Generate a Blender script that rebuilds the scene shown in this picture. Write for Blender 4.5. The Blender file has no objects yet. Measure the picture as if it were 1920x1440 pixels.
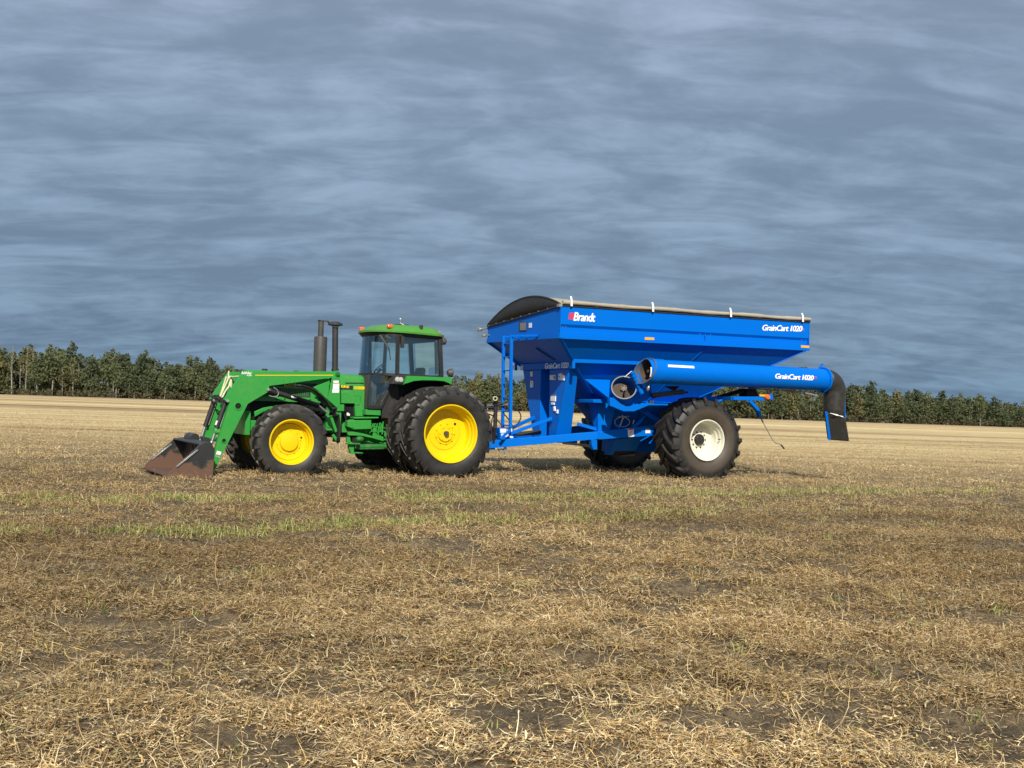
import bpy, math, random
import numpy as np
from mathutils import Vector, Matrix
R = math.radians
random.seed(7); rng = np.random.default_rng(11)
scene = bpy.context.scene
COL = scene.collection

# ------------------------------------------------------------------ camera
cam_d = bpy.data.cameras.new('camera'); cam = bpy.data.objects.new('camera', cam_d); COL.objects.link(cam)
cam_d.sensor_width = 36; cam_d.lens = 38.57; cam_d.clip_start = .1; cam_d.clip_end = 20000
cam.matrix_world = (Matrix.Translation((0, 0, 1.463)) @ Matrix.Rotation(math.pi/2 + .0196, 4, 'X') @ Matrix.Rotation(.0325, 4, 'Z'))
scene.camera = cam
scene.view_settings.view_transform = 'Standard'; scene.view_settings.look = 'None'
scene.view_settings.exposure = 0.15; scene.view_settings.gamma = 1

# ------------------------------------------------------------------ sun
SUN_EL, SUN_AZ = R(36), R(3.6)
to_sun = Vector((math.cos(SUN_EL)*math.sin(SUN_AZ), -math.cos(SUN_EL)*math.cos(SUN_AZ), math.sin(SUN_EL)))
sd = bpy.data.lights.new('sun', 'SUN'); sd.energy = 5.0; sd.angle = R(.5); sd.color = (1, .92, .80)
so = bpy.data.objects.new('sun', sd); COL.objects.link(so); so.rotation_euler = to_sun.to_track_quat('Z', 'Y').to_euler()
so.location = (0, -30, 40)

# ------------------------------------------------------------------ node helpers
class NT:
    def __init__(s, t): s.t = t; t.nodes.clear()
    def n(s, typ, ins=None, **kw):
        nd = s.t.nodes.new(typ)
        for k, v in kw.items(): setattr(nd, k, v)
        for k, v in (ins or {}).items():
            if hasattr(v, 'is_output'): s.t.links.new(v, nd.inputs[k])
            else: nd.inputs[k].default_value = v
        return nd
    def math(s, op, a, b=0., clamp=False):
        return s.n('ShaderNodeMath', {0: a, 1: b}, operation=op, use_clamp=clamp).outputs[0]
    def vmath(s, op, a, b=(0, 0, 0)):
        return s.n('ShaderNodeVectorMath', {0: a, 1: b}, operation=op).outputs[0]
    def mix(s, f, a, b):
        nd = s.n('ShaderNodeMix', data_type='RGBA')
        for i, v in ((0, f), (6, a), (7, b)):
            if hasattr(v, 'is_output'): s.t.links.new(v, nd.inputs[i])
            else: nd.inputs[i].default_value = (v if i == 0 or len(v) == 4 else (*v, 1))
        return nd.outputs[2]
    def noise(s, vec, scale, detail=4., rough=.55, dist=0.):
        nd = s.n('ShaderNodeTexNoise', {'Scale': scale, 'Detail': detail, 'Roughness': rough, 'Distortion': dist})
        if vec is not None: s.t.links.new(vec, nd.inputs['Vector'])
        return nd.outputs[0]
    def ramp(s, v, *stops, interp='LINEAR'):
        nd = s.n('ShaderNodeValToRGB', {0: v}); r = nd.color_ramp; r.interpolation = interp
        while len(r.elements) < len(stops): r.elements.new(.5)
        for e, (p, c) in zip(r.elements, stops):
            e.position = p; e.color = (c, c, c, 1) if isinstance(c, (int, float)) else (*c, 1)
        return nd.outputs[0]
    def maprange(s, v, a, b, c=0., d=1.):
        return s.n('ShaderNodeMapRange', {0: v, 1: a, 2: b, 3: c, 4: d}).outputs[0]

# ------------------------------------------------------------------ world: broken overcast over a Nishita sky
world = bpy.data.worlds.new('World'); scene.world = world; world.use_nodes = True
w = NT(world.node_tree)
tc = w.n('ShaderNodeTexCoord').outputs['Generated']
sep = w.n('ShaderNodeSeparateXYZ', {0: tc})
X, Y, Z = sep.outputs
zz = w.math('ADD', w.math('MAXIMUM', Z, 0.), .21)
px = w.math('DIVIDE', X, zz); py = w.math('DIVIDE', Y, zz)
pv = w.n('ShaderNodeCombineXYZ', {0: w.math('MULTIPLY', px, .8), 1: py, 2: 3.7}).outputs[0]
warp = w.n('ShaderNodeTexNoise', {'Vector': pv, 'Scale': 1.1, 'Detail': 3.}).outputs[1]
pv2 = w.vmath('ADD', pv, w.vmath('MULTIPLY', w.vmath('SUBTRACT', warp, (.5, .5, .5)), (.34, .22, 0)))
n1 = w.noise(pv2, 1.5, 3., .5)
n2 = w.noise(pv2, 5.2, 6., .53)
n4 = w.noise(pv2, 16., 7., .62)
n3 = w.noise(pv, .35, 2., .5)
rip = w.noise(w.vmath('ADD', w.vmath('MULTIPLY', pv2, (4.4, 8.5, 1.)), (7.3, 1.9, 0.)), 1., 7., .56, .6)
cl = w.math('ADD', w.math('ADD', w.math('MULTIPLY', n1, .26), w.math('MULTIPLY', n2, .32)), w.math('ADD', w.math('MULTIPLY', n3, .30), w.math('MULTIPLY', n4, .16)))
cl = w.math('ADD', cl, w.math('MULTIPLY', rip, .46))
cl = w.n('ShaderNodeMapRange', {0: cl, 1: .61, 2: .90, 3: 0., 4: 1.}, interpolation_type='SMOOTHSTEP').outputs[0]
shape = w.ramp(Z, (0.0, .0), (.08, .22), (.20, .60), (.34, .95), (1., 1.))
lo = w.mix(shape, (.090, .162, .258), (.205, .272, .375))
hi = w.mix(shape, (.170, .285, .415), (.365, .450, .595))
cloud = w.mix(cl, lo, hi)
back = w.maprange(w.math('ADD', w.math('MULTIPLY', Y, -1.), w.math('MULTIPLY', Z, .4)), -.1, .9)   # thinner, brighter cloud on the sun's side of the sky
cloud = w.mix(back, cloud, w.vmath('MULTIPLY', cloud, (1.4, 1.35, 1.28)))
sky = w.n('ShaderNodeTexSky', sky_type='NISHITA', sun_disc=False, sun_elevation=SUN_EL, sun_rotation=math.pi, air_density=1.2, dust_density=2.).outputs[0]
col = w.mix(.94, sky, w.vmath('MULTIPLY', cloud, (10, 10, 10)))
bg = w.n('ShaderNodeBackground', {'Color': col, 'Strength': .1})
w.n('ShaderNodeOutputWorld', {'Surface': bg.outputs[0]})

# ------------------------------------------------------------------ materials
M = {}
def mat(name):
    m = bpy.data.materials.new(name); m.use_nodes = True; M[name] = m
    return NT(m.node_tree)
def finish(t, bsdf): t.n('ShaderNodeOutputMaterial', {'Surface': bsdf})
def principled(t, col, rough=.5, metal=0., coat=0., normal=None, spec=.5, **kw):
    ins = {'Base Color': col if hasattr(col, 'is_output') else (*col, 1), 'Roughness': rough, 'Metallic': metal, 'Coat Weight': coat, 'Specular IOR Level': spec}
    if normal is not None: ins['Normal'] = normal
    ins.update(kw)
    return t.n('ShaderNodeBsdfPrincipled', ins).outputs[0]
def objco(t): return t.n('ShaderNodeTexCoord').outputs['Object']
def bump(t, h, strength=.3, dist=.02): return t.n('ShaderNodeBump', {'Height': h, 'Strength': strength, 'Distance': dist}).outputs[0]
def paint(name, c, rough=.34, coat=.25, dust=.25, dustc=(.30, .24, .17), var=.12, spec=.4):
    t = mat(name); o = objco(t)
    a = t.noise(o, 1.3, 5., .6); b = t.noise(o, 14., 6., .65)
    base = t.mix(t.math('MULTIPLY', a, var*2), c, tuple(x*.72 for x in c))
    f = t.math('MULTIPLY', t.ramp(t.math('MULTIPLY', a, b), (.22, 0.), (.50, 1.)), dust)
    base = t.mix(f, base, dustc)
    rg = t.math('ADD', t.math('MULTIPLY', b, .22), rough-.08)
    finish(t, principled(t, base, rg, 0., coat, bump(t, t.noise(o, 3., 3., .5), .12, .012), spec))
paint('green', (.030, .285, .044), .38, .12, .18, spec=.3)
paint('dark_green', (.016, .15, .026), .5, .1, .45)
paint('cab_green', (.06, .26, .03), .42, .15, .25)
paint('blue', (.0005, .142, .62), .36, 0, 0, var=.15, spec=.07)
paint('cart_yellow', (.62, .36, .02), .5, 0, .1)
paint('yellow', (.78, .56, .003), .36, .12, .10, (.45, .30, .05), spec=.3)
paint('white_rim', (.74, .72, .60), .42, .15, .25, (.45, .37, .24))
paint('black', (.018, .018, .019), .45, .1, .25, (.12, .10, .08))
paint('black_plastic', (.028, .028, .028), .55, 0, .3, (.14, .12, .10))
paint('pipe_grey', (.055, .053, .050), .5, 0, .5, (.16, .13, .10))
paint('white', (.80, .80, .78), .5, 0, .06)
paint('lettering_white', (.85, .85, .85), .45, 0, .03)
paint('lettering_yellow', (.80, .58, .01), .45, 0, .03)
paint('red', (.62, .03, .05), .45, 0, .05)
paint('sticker_grey', (.20, .20, .20), .6, 0, 0)
paint('cream', (.50, .47, .36), .6, 0, .15)
paint('seat_cloth', (.26, .22, .15), .9, 0, .1)
paint('interior', (.055, .055, .05), .8, 0, .1)
paint('hose_tan', (.66, .62, .42), .6, 0, .1)
paint('plate_dark', (.007, .008, .009), .55, 0, .12, (.05, .04, .03), spec=.25)
paint('auger_steel', (.085, .066, .048), .45, 0, .6, (.10, .055, .03))
paint('tarp', (.37, .33, .255), .85, 0, .4, (.18, .15, .10))
paint('tarp_black', (.016, .016, .017), .62, 0, .35, (.06, .06, .06))
paint('rubber_spout', (.026, .025, .023), .42, 0, .55, (.09, .08, .06))
def metal(name, c, rough=.35):
    t = mat(name); o = objco(t); b = t.noise(o, 9., 5., .6)
    finish(t, principled(t, t.mix(b, c, tuple(x*.6 for x in c)), t.math('ADD', t.math('MULTIPLY', b, .3), rough-.1), .9))
paint('collar', (.085, .10, .13), .4, 0, .3, (.12, .10, .08)); metal('steel', (.55, .54, .52)); metal('galvanised', (.62, .62, .60), .45)
def lamp_lens(name, c):
    t = mat(name); finish(t, principled(t, c, .2, 0., .5))
lamp_lens('orange_lens', (.80, .14, .015)); lamp_lens('amber_reflector', (.85, .40, .03)); lamp_lens('lamp_glass', (.42, .42, .40))
def rubber(name, c, dustc, amt):
    t = mat(name); o = objco(t)
    b = t.noise(o, 5., 6., .65); d = t.noise(o, 40., 3., .6)
    base = t.mix(t.math('MULTIPLY', t.ramp(b, (.36, 0.), (.68, 1.)), amt), c, dustc)
    finish(t, principled(t, base, t.math('ADD', t.math('MULTIPLY', b, .2), .42), 0., 0., bump(t, d, .25, .006)))
rubber('tyre_black', (.014, .014, .014), (.048, .043, .036), .5)
rubber('tyre_dusty', (.017, .017, .016), (.058, .050, .038), .6)
# tyre with a dried-mud ring on its side wall (radius measured about the wheel's own axle)
t = mat('tyre_muddy'); o = objco(t); s_ = t.n('ShaderNodeSeparateXYZ', {0: o})
rad = t.math('SQRT', t.math('ADD', t.math('POWER', s_.outputs[0], 2.), t.math('POWER', s_.outputs[2], 2.)))
nz = t.noise(o, 7., 6., .65)
ring = t.ramp(t.math('ADD', rad, t.math('MULTIPLY', t.math('SUBTRACT', nz, .5), .10)), (.44, 0.), (.50, 1.), (.64, 1.), (.72, 0.))
base = t.mix(t.math('MULTIPLY', ring, .85), (.017, .0165, .016), (.068, .052, .035))
base = t.mix(t.math('MULTIPLY', t.ramp(nz, (.45, 0.), (.75, 1.)), .45), base, (.085, .072, .054))
finish(t, principled(t, base, t.math('ADD', t.math('MULTIPLY', nz, .25), .45), 0., 0., bump(t, t.noise(o, 45., 3.), .25, .006)))
# bucket: worn black paint over rust
t = mat('bucket'); o = objco(t); s_ = t.n('ShaderNodeSeparateXYZ', {0: o})
nz = t.noise(o, 3.2, 8., .68); fine = t.noise(o, 30., 5., .7)
wear = t.math('ADD', t.math('MULTIPLY', t.math('SUBTRACT', nz, .5), 1.0), t.maprange(s_.outputs[2], .03, .50, .74, .20))
wear = t.ramp(wear, (.44, 0.), (.50, 1.))
rust = t.mix(fine, (.150, .076, .046), (.075, .042, .028))
blk = t.mix(nz, (.012, .013, .014), (.035, .038, .038))
finish(t, principled(t, t.mix(wear, blk, rust), t.math('ADD', t.math('MULTIPLY', wear, .3), .42), 0., 0., bump(t, fine, .3, .006)))
# glass: teal tint
t = mat('glass')
tr = t.n('ShaderNodeBsdfTransparent', {'Color': (.84, .95, .92, 1)}).outputs[0]
gl = t.n('ShaderNodeBsdfGlossy', {'Color': (.75, .92, .95, 1), 'Roughness': .03}).outputs[0]
fr = t.n('ShaderNodeFresnel', {'IOR': 1.5}).outputs[0]
mx = t.n('ShaderNodeMixShader', {0: t.math('ADD', t.math('MULTIPLY', fr, 1.2), .12), 1: tr, 2: gl}).outputs[0]
finish(t, mx)

# ------------------------------------------------------------------ mesh builder
class MB:
    def __init__(s): s.v = []; s.f = []; s.mi = []; s.cm = 0
    def add(s, vs, fs):
        b = len(s.v); s.v += [tuple(p) for p in vs]
        for f in fs: s.f.append([b+i for i in f]); s.mi.append(s.cm)
        return s
    def box(s, x0, x1, y0, y1, z0, z1):
        vs = [(x, y, z) for x in (x0, x1) for y in (y0, y1) for z in (z0, z1)]
        return s.add(vs, [(0, 1, 3, 2), (4, 6, 7, 5), (0, 4, 5, 1), (2, 3, 7, 6), (0, 2, 6, 4), (1, 5, 7, 3)])
    def hexa(s, a, b):                       # two quads (4 pts each) -> closed hexahedron
        return s.add(list(a)+list(b), [(3, 2, 1, 0), (4, 5, 6, 7), (0, 1, 5, 4), (1, 2, 6, 5), (2, 3, 7, 6), (3, 0, 4, 7)])
    def prism(s, poly, y0, y1, axis='y'):    # polygon in the other two axes
        n = len(poly)
        def p(a, b, c): return {'y': (a, c, b), 'x': (c, a, b), 'z': (a, b, c)}[axis]
        vs = [p(a, b, y0) for a, b in poly]+[p(a, b, y1) for a, b in poly]
        return s.add(vs, [list(range(n-1, -1, -1)), list(range(n, 2*n))]+[(i, (i+1) % n, n+(i+1) % n, n+i) for i in range(n)])
    def plate(s, pts, thick):                # planar polygon in 3D, thickened along its normal
        P = [Vector(p) for p in pts]; nrm = Vector((0, 0, 0))
        for i in range(len(P)): nrm += P[i].cross(P[(i+1) % len(P)])
        nrm.normalize(); n = len(P); d = nrm*thick
        return s.add(list(P)+[p+d for p in P], [list(range(n-1, -1, -1)), list(range(n, 2*n))]+[(i, (i+1) % n, n+(i+1) % n, n+i) for i in range(n)])
    def tube(s, path, r, n=10, cap=True):
        P = [Vector(p) for p in path]; rs = r if isinstance(r, (list, tuple)) else [r]*len(P)
        up = None; rings = []
        for i, p in enumerate(P):
            d = (P[min(i+1, len(P)-1)]-P[max(i-1, 0)]).normalized()
            if up is None: up = d.orthogonal().normalized()
            up = (up-d*up.dot(d)).normalized(); sd_ = d.cross(up)
            rings.append([p+(up*math.cos(2*math.pi*k/n)+sd_*math.sin(2*math.pi*k/n))*rs[i] for k in range(n)])
        vs = [q for rg in rings for q in rg]; fs = []
        for i in range(len(P)-1):
            for k in range(n):
                a = i*n+k; b = i*n+(k+1) % n; fs.append((a, b, b+n, a+n))
        if cap: fs += [list(range(n-1, -1, -1)), list(range((len(P)-1)*n, len(P)*n))]
        return s.add(vs, fs)
    def bar(s, p0, p1, w, h, up=(0, 0, 1)):  # rectangular bar
        a, b = Vector(p0), Vector(p1); d = (b-a).normalized(); u = Vector(up); u = (u-d*u.dot(d)).normalized(); sdv = d.cross(u)
        q = lambda c: [c+sdv*sx*w/2+u*sz*h/2 for sx, sz in ((-1, -1), (1, -1), (1, 1), (-1, 1))]
        return s.hexa(q(a), q(b))
    def pipe(s, p0, p1, ro, ri, n=32):       # hollow tube with open ends
        a, b = Vector(p0), Vector(p1); d = (b-a).normalized(); u = d.orthogonal().normalized(); v = d.cross(u)
        def ring(c, r): return [c+(u*math.cos(2*math.pi*k/n)+v*math.sin(2*math.pi*k/n))*r for k in range(n)]
        vs = ring(a, ro)+ring(b, ro)+ring(b, ri)+ring(a, ri); fs = []
        for j in range(4):
            for k in range(n):
                k2 = (k+1) % n; fs.append((j*n+k, j*n+k2, ((j+1) % 4)*n+k2, ((j+1) % 4)*n+k))
        return s.add(vs, fs)
    def lathe(s, prof, n=48, axis='y', c=(0, 0, 0), closed=False):   # prof: (radius, along)
        vs = []; m = len(prof)
        for k in range(n):
            a = 2*math.pi*k/n; ca, sa = math.cos(a), math.sin(a)
            for r_, h in prof:
                q = {'y': (r_*ca, h, r_*sa), 'z': (r_*ca, r_*sa, h), 'x': (h, r_*ca, r_*sa)}[axis]
                vs.append((q[0]+c[0], q[1]+c[1], q[2]+c[2]))
        fs = []
        for k in range(n):
            k2 = (k+1) % n
            for j in range(m-1 if not closed else m):
                j2 = (j+1) % m; fs.append((k*m+j, k2*m+j, k2*m+j2, k*m+j2))
        return s.add(vs, fs)
    def grid(s, rows):                       # rows of 3D points -> sheet
        m = len(rows[0]); vs = [p for r_ in rows for p in r_]
        return s.add(vs, [(i*m+j, i*m+j+1, (i+1)*m+j+1, (i+1)*m+j) for i in range(len(rows)-1) for j in range(m-1)])
    def ball(s, c, r, n=12, sq=(1, 1, 1)):
        prof = [(max(1e-4, math.sin(math.pi*i/8))*r, -math.cos(math.pi*i/8)*r) for i in range(9)]
        b = len(s.v); s.lathe(prof, n, 'z')
        for i in range(b, len(s.v)): q = s.v[i]; s.v[i] = (q[0]*sq[0]+c[0], q[1]*sq[1]+c[1], q[2]*sq[2]+c[2])
        return s

SPLIT = set('tube_bore side_window cab_pillars tarp_end_cap brace cross_tube wear_strip grab_handle fender_lamp filler_cap cylinder_label edge_strip spout_strip hitch_pin warning_sticker hydraulic_hose valve_hose window_frame side_panel cylinder_pin hinge_rod cable crank_grip belly_tank cab_step fender_bracket name_stripes auger_girder side_frame reflector tarp_end_roller auger_cradle gate_lever parking_stand'.split())
def islands(mb):
    par = list(range(len(mb.v)))
    def find(i):
        while par[i] != i: par[i] = par[par[i]]; i = par[i]
        return i
    for f in mb.f:
        for j in f[1:]: par[find(j)] = find(f[0])
    grp = {}
    for k, f in enumerate(mb.f): grp.setdefault(find(f[0]), []).append(k)
    out = []
    for fs in grp.values():
        m = MB(); ids = {}
        for k in fs:
            for i in mb.f[k]:
                if i not in ids: ids[i] = len(m.v); m.v.append(mb.v[i])
            m.f.append([ids[i] for i in mb.f[k]]); m.mi.append(mb.mi[k])
        out.append(m)
    return out
def part(name, mb, material, parent=None, *a, **k):
    if name in SPLIT and not isinstance(material, list):
        os_ = [part1(name, m, material, parent, *a, **k) for m in islands(mb)]
        return os_[0]
    if name in SPLIT:                        # stickers keep the marks printed on them
        box = lambda m: (np.min(m.v, 0)-.006, np.max(m.v, 0)+.006)
        todo = [(m, box(m)) for m in islands(mb)]; out = []
        for m, (lo_b, hi_b) in todo:
            for g in out:
                if np.all(lo_b < g[2]) and np.all(g[1] < hi_b): g[0].append(m); break
            else: out.append([[m], lo_b, hi_b])
        for ms_, _, _ in out:
            q = MB()
            for m in ms_:
                b = len(q.v); q.v += m.v; q.f += [[b+i for i in f] for f in m.f]; q.mi += m.mi
            part1(name, q, material, parent, *a, **k)
        return
    return part1(name, mb, material, parent, *a, **k)
def part1(name, mb, material, parent=None, label=None, bevel=0., smooth=35, solid=0., loc=None):
    me = bpy.data.meshes.new(name); me.from_pydata(mb.v, [], mb.f)
    ms = material if isinstance(material, (list, tuple)) else [material]
    for k in ms: me.materials.append(M[k])
    if len(ms) > 1: me.polygons.foreach_set('material_index', mb.mi)
    import bmesh
    bm = bmesh.new(); bm.from_mesh(me)
    bmesh.ops.remove_doubles(bm, verts=bm.verts, dist=1e-5)
    bmesh.ops.recalc_face_normals(bm, faces=bm.faces); bm.to_mesh(me); bm.free()
    if smooth:
        me.polygons.foreach_set('use_smooth', [True]*len(me.polygons)); me.set_sharp_from_angle(angle=R(smooth))
    ob = bpy.data.objects.new(name, me); COL.objects.link(ob)
    if parent: ob.parent = parent
    if loc: ob.location = loc
    if label: ob['label'] = label
    if solid:
        md = ob.modifiers.new('thickness', 'SOLIDIFY'); md.thickness = solid; md.offset = 0
    if bevel:
        md = ob.modifiers.new('edges', 'BEVEL'); md.width = bevel; md.segments = 2; md.limit_method = 'ANGLE'; md.angle_limit = R(40)
    return ob
def empty(name, parent=None, loc=(0, 0, 0), rz=0., label=None):
    o = bpy.data.objects.new(name, None); COL.objects.link(o); o.location = loc; o.rotation_euler = (0, 0, rz); o.empty_display_size = .3
    if parent: o.parent = parent
    if label: o['label'] = label
    return o
def thing(o, label, cat, group=None):
    o['label'] = label; o['category'] = cat
    if group: o['group'] = group
    return o
def lettering(body, fn, material, parent, name='lettering', shear=.2, offset=0., spacing=.95, label=None, depth=.002, bold=0.):
    """text mapped by fn(s, t, d): s 0..1 along, t 0..1 up, d metres off the surface"""
    cu = bpy.data.curves.new(name, 'FONT'); cu.body = body; cu.shear = shear; cu.offset = offset; cu.space_character = spacing; cu.resolution_u = 3
    tmp = bpy.data.objects.new('tmp', cu); COL.objects.link(tmp)
    dg = bpy.context.evaluated_depsgraph_get()
    me0 = bpy.data.meshes.new_from_object(tmp.evaluated_get(dg))
    V = [v.co.copy() for v in me0.vertices]; F = [list(p.vertices) for p in me0.polygons]
    bpy.data.objects.remove(tmp); bpy.data.curves.remove(cu); bpy.data.meshes.remove(me0)
    x0 = min(v.x for v in V); x1 = max(v.x for v in V); y0 = min(v.y for v in V); y1 = max(v.y for v in V)
    mb = MB(); hh = y1-y0
    for k, (dx, dy) in enumerate(((0, 0), (1, 0), (-1, 0), (0, .6), (0, -.6)) if bold else ((0, 0),)):
        mb.add([fn((v.x+dx*bold*hh-x0)/(x1-x0), (v.y+dy*bold*hh-y0)/(y1-y0), depth+.0006*k) for v in V], F)
    return part(name, mb, material, parent, label, smooth=0)

# ------------------------------------------------------------------ ground height
def vnoise(x, y, seed):
    xi = np.floor(x).astype(np.int64); yi = np.floor(y).astype(np.int64); fx = x-xi; fy = y-yi
    fx = fx*fx*(3-2*fx); fy = fy*fy*(3-2*fy)
    def h(a, b):
        n = (a*374761393+b*668265263+seed*1442695041) & 0x7fffffff
        n = ((n ^ (n >> 13))*1274126177) & 0x7fffffff
        return ((n ^ (n >> 16)) & 0xffff)/65535.
    return (h(xi, yi)*(1-fx)+h(xi+1, yi)*fx)*(1-fy)+(h(xi, yi+1)*(1-fx)+h(xi+1, yi+1)*fx)*fy
def RUT(x): return np.interp(x, [5.0, 6.2, 7.6, 9.6, 13.3, 17], [29.6, 29., 27.4, 26.7, 29.2, 33])+np.where(x < 4.6, 99., 0.)   # old wheel rut curving away behind the cart
def height(x, y):
    x = np.asarray(x, float); y = np.asarray(y, float)
    z = .075*(vnoise(x*.7, y*.9, 1)-.5)+.06*(vnoise(x*2.1, y*2.6, 2)-.5)+.050*(vnoise(x*6, y*7, 3)-.5)+.028*(vnoise(x*17, y*18, 4)-.5)
    k = np.clip((60-y)/40, 0, 1)*np.clip(1.15-(np.clip(y-12, 0, 30)/30)*.55, 0, 1.2)
    bx = (x+1.99)*.8787+(y-23.02)*.4773+4.95; by = -(x+1.99)*.4773+(y-23.02)*.8787
    z = z-.05*np.clip(1-np.abs(y-RUT(x))/.28, 0, 1)
    m = np.clip((.75-np.abs(bx))/.2, 0, 1)*np.clip((1.4-np.abs(by))/.2, 0, 1)
    return (z*k-.008)*(1-m)-.07*m
def straw_cover(x, y):    # 0 bare soil .. 1 thick straw
    c = .26*vnoise(x*.55+.3*y, y*1.3, 21)+.24*vnoise(x*.45, y*3.4-.25*x, 25)+.25*vnoise(x*1.9, y*3.6, 22)+.25*vnoise(x*5, y*6, 23)
    return np.clip((c-.30)/.24, 0, 1)*np.clip((np.abs(y-RUT(x))-.10)/.22, .04, 1)

# ------------------------------------------------------------------ wheels
def tyre_mb(Rt, rr, wd, nl, lug_h, lug_w, slant, sgn, bulge=1.0):
    """carcass + chevron lugs, axle along y. sgn: direction in which a lug's shoulder end leads"""
    mb = MB(); Rc = Rt-lug_h; h = wd/2; sh = rr+(Rc-rr)
    prof = [(rr-.015, -h*.80), (rr+.02, -h*.90), (rr+(Rc-rr)*.30, -h*1.02*bulge), (rr+(Rc-rr)*.60, -h*1.03*bulge), (rr+(Rc-rr)*.84, -h*.97), (Rc-.012, -h*.86), (Rc, -h*.5), (Rc+.006, 0)]
    prof = prof+[(r_, -y_) for r_, y_ in reversed(prof[:-1])]
    mb.lathe(prof, 72)
    for side in (-1, 1):
        for i in range(nl):
            a0 = 2*math.pi*(i+(.5 if side > 0 else 0))/nl
            st = []
            for s_ in (0., .25, .5, .75, .97, 1.0):
                y_ = side*(-.012+s_*(h*.96+.012))
                a = a0+sgn*(s_**.82)*slant
                if s_ < .99: rb, rt_ = Rc-.02, Rt-(.004 if s_ < .9 else .012)
                else: rb, rt_ = Rc-.13*wd/.5-.03, Rc-.05*wd/.5
                if s_ >= .99: y_ = side*h*1.075
                wb, wt = lug_w*1.5, lug_w*(1.0 if s_ > .1 else .8)
                if s_ >= .99: rb = Rc-.26*(Rc-rr); rt_ = Rc-.02; wb = wt = lug_w*1.15
                st.append((y_, a, rb, rt_, wb, wt))
            vs = []; fs = []
            for (y_, a, rb, rt_, wb, wt) in st:
                for rr_, da in ((rb, -wb/2), (rt_, -wt/2), (rt_, wt/2), (rb, wb/2)):
                    aa = a+da/rr_; yy = y_
                    vs.append((rr_*math.cos(aa), yy, rr_*math.sin(aa)))
            n = len(st)
            for j in range(n-1):
                for k in range(3): fs.append((j*4+k, j*4+k+1, (j+1)*4+k+1, (j+1)*4+k))
            fs += [(0, 1, 2, 3), tuple((n-1)*4+k for k in (3, 2, 1, 0))]
            mb.add(vs, fs)
    return mb
def rim_mb(rr, wd, depth, face=-1, conv=0.):
    """rim barrel and disc; outer face at y = face*wd/2, disc 'depth' in from it"""
    f = face; h = wd/2; L = lambda r_, d: (r_, f*(h-d))
    prof = [L(rr+.028, .028), L(rr+.030, .010), L(rr+.022, 0), L(rr+.006, .004), L(rr-.006, .03), L(rr-.010, .075), L(rr-.030, .10), L(rr-.034, .17), L(rr-.058, .20), L(rr-.060, depth-.04), L(rr-.080, depth),
            L(rr*.62, depth+.004-conv*.3), L(rr*.58, depth-.012-conv*.4), L(rr*.40, depth-.014-conv), L(rr*.385, depth-.03-conv), L(.02, depth-.03-conv)]
    back = [L(.02, depth+.02), L(rr-.075, depth+.03), L(rr-.05, wd-.18), L(rr-.028, wd-.14), L(rr-.022, wd-.08), L(rr+.004, wd-.05), L(rr+.028, wd-.004), L(rr+.032, wd-.014), L(rr+.030, wd-.03), L(rr-.0, wd-.1), L(rr-.02, wd*.5), L(rr-.0, .09)]
    return MB().lathe(prof+back, 72, closed=True)
def bolts(mb, rr, n, y0, y1, r=.014, a0=0.):
    for i in range(n):
        a = a0+2*math.pi*i/n; mb.tube([(rr*math.cos(a), y0, rr*math.sin(a)), (rr*math.cos(a), y1, rr*math.sin(a))], r, 6)
    return mb

# ==================================================================== TRACTOR
trac = thing(empty('farm_tractor', loc=(-1.9902, 23.0203, -.004), rz=.4976), 'green farm tractor with yellow wheels, rear dual tyres and a front loader bucket', 'tractor')
AXF, ZF, ZR = -3.02, .6465, .872
def copy_tree(o, parent=None):
    c = o.copy(); COL.objects.link(c); c.parent = parent
    for ch in list(o.children): copy_tree(ch, c)
    return c
# rear wheels
rw = empty('wheel', trac, (0, -1.52, ZR), label='outer rear dual wheel with deep yellow rim')
part('tyre', tyre_mb(.932, .565, .47, 24, .058, .046, .40, -1), 'tyre_black', rw)
part('rim', rim_mb(.548, .47, .33), 'yellow', rw, smooth=28)
hb = MB(); y0 = -.235+.30
hb.lathe([(.001, y0-.035), (.155, y0-.035), (.165, y0-.02), (.165, y0+.05)], 40)
bolts(hb, .20, 9, y0+.02, y0-.022, .016); bolts(hb, .13, 6, y0, y0-.055, .012)
part('hub', hb, 'yellow', rw)
ax = MB(); ax.tube([(0, y0, 0), (0, -.235+.20, 0)], .048, 16)
part('axle_end', ax, 'pipe_grey', rw)
vv = MB(); vv.tube([(.22, y0+.05, .19), (.22, y0+.012, .19)], .026, 16)
part('disc_hole', vv, 'black', rw)
def place(o, y, rz=0., spin=0., label=None, z=None, x=None):
    c = copy_tree(o, trac); c.location = (o.location.x if x is None else x, y, o.location.z); c.rotation_euler = (0, spin, rz)
    c['label'] = label; return c
iw = place(rw, -.80, spin=.13, label='inner rear dual wheel hidden behind the outer one')
place(rw, .80, math.pi, .4, 'far inner rear wheel in shadow under the tractor'); place(rw, 1.52, math.pi, 1.0, 'far outer rear wheel in shadow under the tractor')
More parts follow.
